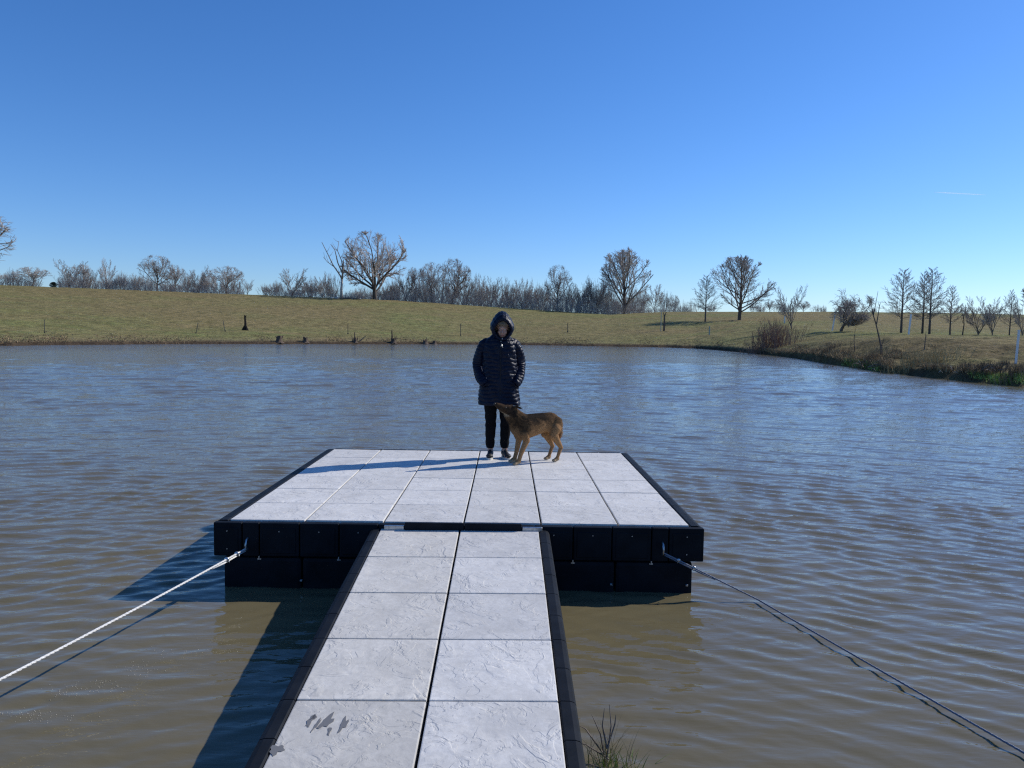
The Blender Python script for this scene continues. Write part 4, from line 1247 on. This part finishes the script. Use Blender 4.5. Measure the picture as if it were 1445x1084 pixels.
    # sleeves
    for sx, kx in ((-1, 0), (1, .016)):
        pts = [(.120, .012, 1.375), (.168, .014, 1.352), (.202, .022, 1.295), (.226, .034, 1.22), (.242, .046, 1.135), (.243, .030, 1.075), (.232, -.015, 1.01), (.212, -.065, .955), (.192, -.105, .918), (.172, -.128, .890)]
        rad = [.056, .066, .067, .064, .063, .062, .060, .056, .052, .048]
        pts = [Vector((sx * p[0] + kx, p[1], p[2])) for p in pts]
        N = 150; fine = []; fr = []
        seg = len(pts) - 1
        for i in range(N + 1):
            u = i / N * seg; k = min(int(u), seg - 1); f = u - k
            p0, p1, p2, p3 = pts[max(k - 1, 0)], pts[k], pts[k + 1], pts[min(k + 2, seg)]
            fine.append(.5 * ((2 * p1) + (p2 - p0) * f + (2 * p0 - 5 * p1 + 4 * p2 - p3) * f * f + (3 * p1 - p0 - 3 * p2 + p3) * f ** 3))
            base_r = rad[k] + (rad[k + 1] - rad[k]) * f
            fr.append(base_r)
        acc = 0; mb = MB(); n = 28; rr2 = random.Random(sx + 5)
        mb.tube(fine, fr, n)
        # displace the rolls
        vv = [Vector(v) for v in mb.v]
        for i in range(N + 1):
            if i: acc += (fine[i] - fine[i - 1]).length
            for k in range(n):
                a = 2 * math.pi * k / n
                q = abs(math.sin(math.pi * (acc + .006 * math.sin(a * 2 + acc * 20) + .003 * math.sin(a * 5)) / .040)) ** .55
                idx = i * n + k; d = vv[idx] - fine[i]
                fall = min(1, (N - i) / 6)
                vv[idx] = fine[i] + d.normalized() * (d.length + .009 * (q - .6) * (.3 + .7 * fall) + .004 * math.sin(a * 3 + acc * 24))
        mb.v = [tuple(v) for v in vv]
        mb.build('sleeve', M['coat'], person, True)
        # pocket flap edge
        MB().tube([(sx * .118 + kx, -.158, .915), (sx * .150 + kx, -.152, .895), (sx * .205 + kx, -.108, .850)], [.006, .008, .006], 8).build('pocket_edge', M['coat'], person, True)
    # hood: a puffed shell, open in front
    nr, na = 44, 64
    def ringpt(y, hw, top, bot, th, zt):
        c, s_ = math.cos(th), math.sin(th)
        zc = (top + bot) / 2; hh = (top - bot) / 2
        # egg: narrower at the chin
        w = hw * (1 - .22 * max(0, -s_)) * (1 - .30 * max(0, s_))
        return (HX - .005 + w * c * (abs(c) ** -.08 if abs(c) > .01 else 1), y + zt * s_, zc + hh * s_)
    ks = [  # y, half width, top, bottom, lean
        (-.050, .086, 1.636, 1.440, -.02), (-.122, .090, 1.630, 1.438, -.022), (-.150, .100, 1.640, 1.425, -.022), (-.152, .118, 1.662, 1.412, -.02), (-.125, .134, 1.696, 1.400, -.015),
        (-.075, .142, 1.730, 1.395, -.005), (-.015, .142, 1.750, 1.395, 0), (.050, .134, 1.742, 1.405, .0), (.100, .112, 1.710, 1.425, 0), (.135, .075, 1.660, 1.465, 0), (.148, .012, 1.60, 1.56, 0)]
    V = []
    for i in range(nr):
        u = i / (nr - 1) * (len(ks) - 1); k = min(int(u), len(ks) - 2); f = u - k; f = f * f * (3 - 2 * f) * .5 + f * .5
        kk = [ks[k][j] + (ks[k + 1][j] - ks[k][j]) * f for j in range(5)]
        for j in range(na):
            th = 2 * math.pi * j / na
            x, y, z = ringpt(kk[0], kk[1], kk[2], kk[3], th, kk[4])
            if i > 8:
                q = (abs(math.sin(th * 9)) ** .5) * (abs(math.sin((y + .2) * math.pi / .05)) ** .5)
                d = Vector((x - HX, 0, z - 1.57)).normalized() * (.010 * (q - .5))
                x += d.x; z += d.z
            V.append((x, y, z))
    F = [(i * na + k, (i + 1) * na + k, (i + 1) * na + (k + 1) % na, i * na + (k + 1) % na) for i in range(nr - 1) for k in range(na)]
    F.append(tuple((nr - 1) * na + k for k in range(na - 1, -1, -1)))
    MB().add(V, F).build('hood', M['coat'], person, True)
    # inner lining behind the rim
    V = []; 
    for (y, hw, top, bot, ln) in [(-.116, .088, 1.632, 1.442, -.022), (-.05, .112, 1.69, 1.42, 0), (.04, .118, 1.71, 1.42, 0), (.10, .08, 1.67, 1.47, 0)]:
        for j in range(40): V.append(ringpt(y, hw, top, bot, 2 * math.pi * j / 40, ln))
    F = [(i * 40 + k, i * 40 + (k + 1) % 40, (i + 1) * 40 + (k + 1) % 40, (i + 1) * 40 + k) for i in range(3) for k in range(40)]
    F.append(tuple(3 * 40 + k for k in range(40)))
    MB().add(V, F).build('hood_lining', M['lining'], person, True)
    # zip, snaps and the pale toggle
    MB().box(.008, .014, -.152, -.146, .68, 1.42).build('zip', M['lining'], person)
    for z in (1.425, 1.395, 1.34): MB().ball((.012 if z < 1.42 else .028, -.128 - (.014 if z < 1.35 else 0), z), (.007, .004, .007), 10, 6).build('snap_button', M['button'], person, True)
    MB().tube([(.014, -.148, 1.37), (.024, -.152, 1.345), (.032, -.153, 1.322)], [.004, .006, .004], 6).build('drawcord_toggle', M['button'], person, True)
    # trousers
    for sx in (-1, 1):
        pts = [(.080, .012, .86), (.084, .008, .70), (.087, .002, .56), (.089, -.004, .47), (.089, .006, .34), (.087, .018, .20), (.086, .022, .125)]
        rad = [.098, .088, .072, .066, .062, .054, .050]
        N = 70; mb = MB(); fine = []; fr = []
        seg = len(pts) - 1
        for i in range(N + 1):
            u = i / N * seg; k = min(int(u), seg - 1); f = u - k
            a_, b_ = Vector(pts[k]), Vector(pts[k + 1]); p = a_.lerp(b_, f); fine.append(Vector((sx * p.x, p.y, p.z)))
            fr.append(rad[k] + (rad[k + 1] - rad[k]) * f)
        mb.tube(fine, fr, 28)
        vv = []
        for i, v in enumerate(mb.v):
            v = Vector(v); k = i // 28; a = 2 * math.pi * (i % 28) / 28; z = v.z
            d = v - fine[k]; 
            cr = .0035 * math.sin(z * 60 + a * 2) * (1 if (.38 < z < .55 or z < .26) else .35) + .003 * math.sin(a * 3 + z * 15)
            vv.append(tuple(fine[k] + d.normalized() * (d.length + cr)))
        mb.v = vv
        mb.build('trouser_leg', M['trouser'], person, True)
    # shoes
    for sx, yaw in ((-1, R(-8)), (1, R(14))):
        sh = MB()
        sh.ball((0, .030, .048), (.037, .044, .040), 16, 10); sh.capsule((0, .02, .045), (0, -.085, .036), .036, .034)
        sh.ball((0, -.115, .032), (.042, .048, .026), 16, 10); sh.ball((0, -.03, .060), (.030, .05, .032), 14, 10)
        sh.ball((0, .035, .078), (.033, .034, .018), 14, 8)
        me = remeshed(sh, 'shoe_upper', .005, 4)
        RM = Matrix.Rotation(yaw, 4, 'Z') @ Matrix.Translation((0, 0, .012))
        me.transform(Matrix.Translation((sx * .087, 0, 0)) @ RM)
        shoe = link('shoe', me, person, M['shoe'], True)
        out = []
        for k in range(28):
            a = 2 * math.pi * k / 28; y = -.042 + .122 * math.sin(a); w = .042 if y < -.05 else .037
            out.append(Vector((w * math.copysign(abs(math.cos(a)) ** .8, math.cos(a)), y, 0)))
        so = MB(); n = 28
        vs = [v + Vector((0, 0, z)) for z in (0, .022) for v in out]
        so.add([Matrix.Translation((sx * .087, 0, 0)) @ Matrix.Rotation(yaw, 4, 'Z') @ v for v in vs], [tuple(range(n - 1, -1, -1)), tuple(n + k for k in range(n))] + [(k, (k + 1) % n, n + (k + 1) % n, n + k) for k in range(n)])
        so.build('sole', M['sole'], shoe)
        lb = MB(); MM = Matrix.Translation((sx * .087, 0, 0)) @ RM
        for k, y in enumerate((-.075, -.058, -.041, -.024)):
            z = .068 + k * .006
            lb.tube([MM @ Vector((-.020, y, z - .008)), MM @ Vector((0, y - .003, z)), MM @ Vector((.020, y, z - .008))], .0026, 5)
        for s2 in (-1, 1):
            lb.tube([MM @ Vector((0, -.02, .094)), MM @ Vector((s2 * .025, -.03, .098)), MM @ Vector((s2 * .040, -.028, .080)), MM @ Vector((s2 * .020, -.03, .084))], .0026, 5)
        lb.build('laces', M['lace'], shoe)
build_person()

# ------------------------------------------------------------------ the dog
def fur_mat():
    t = NT('dog_fur')
    at_ = t.node('ShaderNodeVertexColor'); at_.layer_name = 'fur'
    p = t.obj()
    s1 = t.noise(t.mapping(p, (30, 90, 90), (0, R(25), 0)), 1.6, 4, .7)
    s2 = t.noise(p, 40, 4, .6)
    c = t.mix(t.ramp(s1, [(.35, .55), (.6, 0.0)]), at_.outputs[0], (.03, .022, .016))
    c = t.mix(t.ramp(s1, [(.55, 0.0), (.8, .22)]), c, (.34, .22, .11))
    return t.out(c, .9, t.bump(t.math('ADD', s1, t.math('MULTIPLY', s2, .5)), .6, .006), .06)
M['fur'] = fur_mat()
M['nose'] = plain('black_nose', (.012, .011, .011), .6, .1, 20)
M['claw'] = plain('dark_claw', (.04, .03, .025), .4, .1, 20)
def fur_color(P, N):
    x, y, z = P[:, 0], P[:, 1], P[:, 2]
    n = np.array([mnoise.noise(Vector((a * 14, b * 14, c * 14))) for a, b, c in P])
    n2 = np.array([mnoise.noise(Vector((a * 38 + 5, b * 38, c * 38))) for a, b, c in P])
    nn = n + .5 * n2
    tan = np.array([.38, .21, .095]); dark = np.array([.014, .011, .009]); brown = np.array([.125, .073, .036]); cream = np.array([.50, .38, .24])
    def sm(a, b, v): return np.clip((v - a) / (b - a), 0, 1)[:, None]
    C_ = np.tile(tan, (len(P), 1)).astype(float)
    # darker brown upper body, near-black saddle and nape
    back = sm(.39, .47, z + nn * .05); C_ = C_ * (1 - back) + brown * back
    sad = sm(.465, .505, z + nn * .05) * sm(.27, .14, x)
    C_ = C_ * (1 - sad) + dark * sad
    neck = sm(-.05, -.12, x) * sm(.33, .42, z + nn * .05)
    mixd = np.clip(.45 + nn * 1.6, 0, 1)[:, None]
    C_ = C_ * (1 - neck) + (brown * .8 * (1 - mixd) + dark * mixd) * neck
    chest = sm(.46, .38, z) * sm(-.06, -.13, x) * sm(.25, .30, z); C_ = C_ * (1 - chest * .5) + brown * 1.3 * chest * .5
    # head
    head = sm(-.23, -.27, x) * sm(.54, .58, z)
    hb = np.array([.05, .03, .018]); C_ = C_ * (1 - head) + hb * head
    cheek = head * sm(-.10, .25, nn)[:, :1] * .8; C_ = C_ * (1 - cheek) + dark * cheek
    # pale throat and lower jaw (under the line from the nose down to the chest)
    under = (z - (.668 + (x + .42) * -.60))
    thr = sm(-.022, -.040, under + nn * .006) * sm(-.26, -.30, x) * sm(.54, .58, z); C_ = C_ * (1 - thr) + cream * thr
    bel = sm(-.3, -.75, N[:, 2]) * sm(-.12, -.05, x) * sm(.24, .28, z); C_ = C_ * (1 - bel * .7) + tan * 1.15 * bel * .7
    leg = sm(.27, .20, z + nn * .03); lc = tan * 1.05; C_ = C_ * (1 - leg) + lc * leg
    paw = sm(.045, .02, z); C_ = C_ * (1 - paw) + cream * .95 * paw
    rumpc = sm(.335, .36, x) * sm(.30, .34, z) * sm(.46, .40, z); C_ = C_ * (1 - rumpc * .6) + cream * .7 * rumpc * .6
    return np.clip(C_, 0, 1)
def build_dog():
    pf, pr = deck_pt(715, 657), deck_pt(779, 649)
    mid = (pf + pr) / 2; v = pr - pf
    yaw = math.atan2(v.y, v.x)
    sxx = v.length / .52
    print('dog length', v.length, 'yaw', math.degrees(yaw))
    yaw = min(yaw, R(30)); 
    root = empty('dog', (mid.x, mid.y, DECK + .0015), yaw, label='brown and black shepherd-type dog standing before the person, muzzle raised', cat='dog')
    b = MB(); K = 1.08                      # stretch along the body for the turn away from the viewer
    def V_(x, y, z): return (x * K + .0, y, z)
    def cap(a, c, r0, r1, n=14): b.capsule(V_(*a), V_(*c), r0, r1, n)
    def ell(c, r, ang=0.0): b.ball(V_(*c), r, 18, 12, Matrix.Rotation(ang, 3, 'Y'))
    # trunk
    cap((-.075, 0, .418), (.26, 0, .468), .140, .094, 20)
    ell((-.105, 0, .428), (.135, .108, .150), R(12)); ell((.02, 0, .436), (.155, .104, .124)); ell((.14, 0, .462), (.130, .086, .090), R(-10)); ell((.255, 0, .476), (.100, .086, .094))
    ell((-.180, 0, .425), (.070, .076, .100)); cap((-.09, 0, .528), (.25, 0, .533), .038, .042)
    # neck and head, raised
    cap((-.12, 0, .465), (-.225, 0, .570), .112, .086); cap((-.17, 0, .43), (-.262, 0, .57), .078, .066)
    ell((-.278, 0, .617), (.074, .066, .062), R(35))
    cap((-.290, 0, .622), (-.370, 0, .660), .050, .038); cap((-.355, 0, .662), (-.422, 0, .688), .034, .025)
    cap((-.335, 0, .618), (-.405, 0, .658), .030, .018)
    for s in (-1, 1):
        ell((-.270, s * .042, .600), (.042, .026, .042)); ell((-.318, s * .029, .648), (.024, .013, .013), R(30))
        # front leg
        dx = -.022 if s < 0 else .015
        ell((-.115, s * .078, .42), (.068, .040, .115), R(-18))
        cap((-.125, s * .084, .36), (-.095, s * .084, .270), .054, .040); cap((-.095, s * .084, .270), (-.140 + dx, s * .082, .118), .037, .026)
        cap((-.140 + dx, s * .082, .118), (-.162 + dx, s * .082, .045), .026, .024)
        cap((-.162 + dx, s * .082, .040), (-.192 + dx, s * .084, .026), .029, .025)
        for q in (-1.5, -.5, .5, 1.5): ell((-.211 + dx - (.006 if abs(q) < 1 else 0), s * .084 + q * .0145, .017), (.020, .009, .0155))
        # hind leg
        hx = 0.0 if s < 0 else -.012
        ell((.285, s * .068, .415), (.086, .044, .118), R(14)); cap((.27, s * .078, .39), (.236, s * .088, .310), .066, .048); ell((.248, s * .088, .325), (.050, .036, .050))
        cap((.250, s * .085, .305), (.335 + hx, s * .080, .182), .050, .028); cap((.335 + hx, s * .080, .178), (.348 + hx, s * .080, .160), .024, .025)
        cap((.344 + hx, s * .080, .160), (.302 + hx, s * .080, .045), .022, .020); cap((.302 + hx, s * .080, .034), (.278 + hx, s * .080, .024), .026, .023)
        for q in (-1.5, -.5, .5, 1.5): ell((.258 + hx - (.006 if abs(q) < 1 else 0), s * .080 + q * .0135, .016), (.019, .0085, .0145))
        # ears folded back
        cap((-.245, s * .046, .650), (-.205, s * .064, .660), .020, .018, 10); cap((-.205, s * .064, .660), (-.160, s * .080, .642), .018, .007, 10)
    # tail
    cap((.325, 0, .51), (.365, 0, .43), .026, .023); cap((.365, 0, .43), (.385, 0, .33), .025, .026); cap((.385, 0, .33), (.378, 0, .25), .026, .010)
    # tuck-up fold between belly and thigh
    cap((.16, .045, .395), (.235, .06, .345), .030, .020); cap((.16, -.045, .395), (.235, -.06, .345), .030, .020)
    me = remeshed(b, 'dog_body', .0055, 9)
    n = len(me.vertices)
    P = np.zeros(n * 3); me.vertices.foreach_get('co', P); P = P.reshape(-1, 3)
    N = np.zeros(n * 3); me.vertices.foreach_get('normal', N); N = N.reshape(-1, 3)
    Q = P.copy(); Q[:, 0] /= K
    colr = fur_color(Q, N)
    ca = me.color_attributes.new('fur', 'FLOAT_COLOR', 'POINT')
    ca.data.foreach_set('color', np.concatenate([colr, np.ones((n, 1))], 1).astype(np.float32).ravel())
    body = link('body', me, root, M['fur'], True)
    # short coat of hair over the body
    r = np.random.default_rng(5); idx = r.choice(n, min(n, 15000), replace=False)
    idx = np.concatenate([idx, idx[:0]])
    hv = np.zeros((len(idx), 3, 3)); hc = np.zeros((len(idx), 3, 4)); hc[..., 3] = 1
    for j, i in enumerate(idx):
        p, nn_ = P[i], N[i]; q = Q[i]
        if q[2] < .05 or q[0] < -.38: L = .003
        else:
            L = .010
            if -.2 < q[0] < -.05 and q[2] > .4: L = .018
            if q[0] > .33: L = .020
            if q[0] < -.2: L = .008
            if q[2] < .27: L = .006
        flow = np.array([.8, 0, -.45]) if q[2] > .27 else np.array([.25, 0, -.9])
        flow = flow - nn_ * flow.dot(nn_) * .9
        d = flow + nn_ * .35 + r.normal(0, .14, 3); d /= np.linalg.norm(d)
        w = np.cross(d, nn_); w /= (np.linalg.norm(w) + 1e-6)
        hv[j, 0] = p - w * .0016 - nn_ * .001; hv[j, 1] = p + w * .0016 - nn_ * .001; hv[j, 2] = p + d * L * r.uniform(.7, 1.4)
        hc[j, :, :3] = np.clip(colr[i] * r.uniform(.6, 1.5), 0, 1)
    fm = np_mesh('fur', hv.reshape(-1, 3), np.arange(len(idx) * 3).reshape(-1, 3))
    fa = fm.color_attributes.new('fur', 'FLOAT_COLOR', 'POINT'); fa.data.foreach_set('color', hc.astype(np.float32).ravel())
    tag(link('fur', fm, root, M['fur']), kind='stuff')
    MB().ball(V_(-.442, 0, .698), (.015, .017, .013), 12, 8).build('nose', M['nose'], root, True)
    for s in (-1, 1):
        MB().ball(V_(-.328, s * .041, .654), (.009, .006, .008), 10, 8).build('eye', M['iris'], root, True)
    MB().tube([V_(-.430, -.018, .672), V_(-.39, -.030, .650), V_(-.345, -.036, .630)], .0022, 5).build('mouth', M['nose'], root, True)
build_dog()
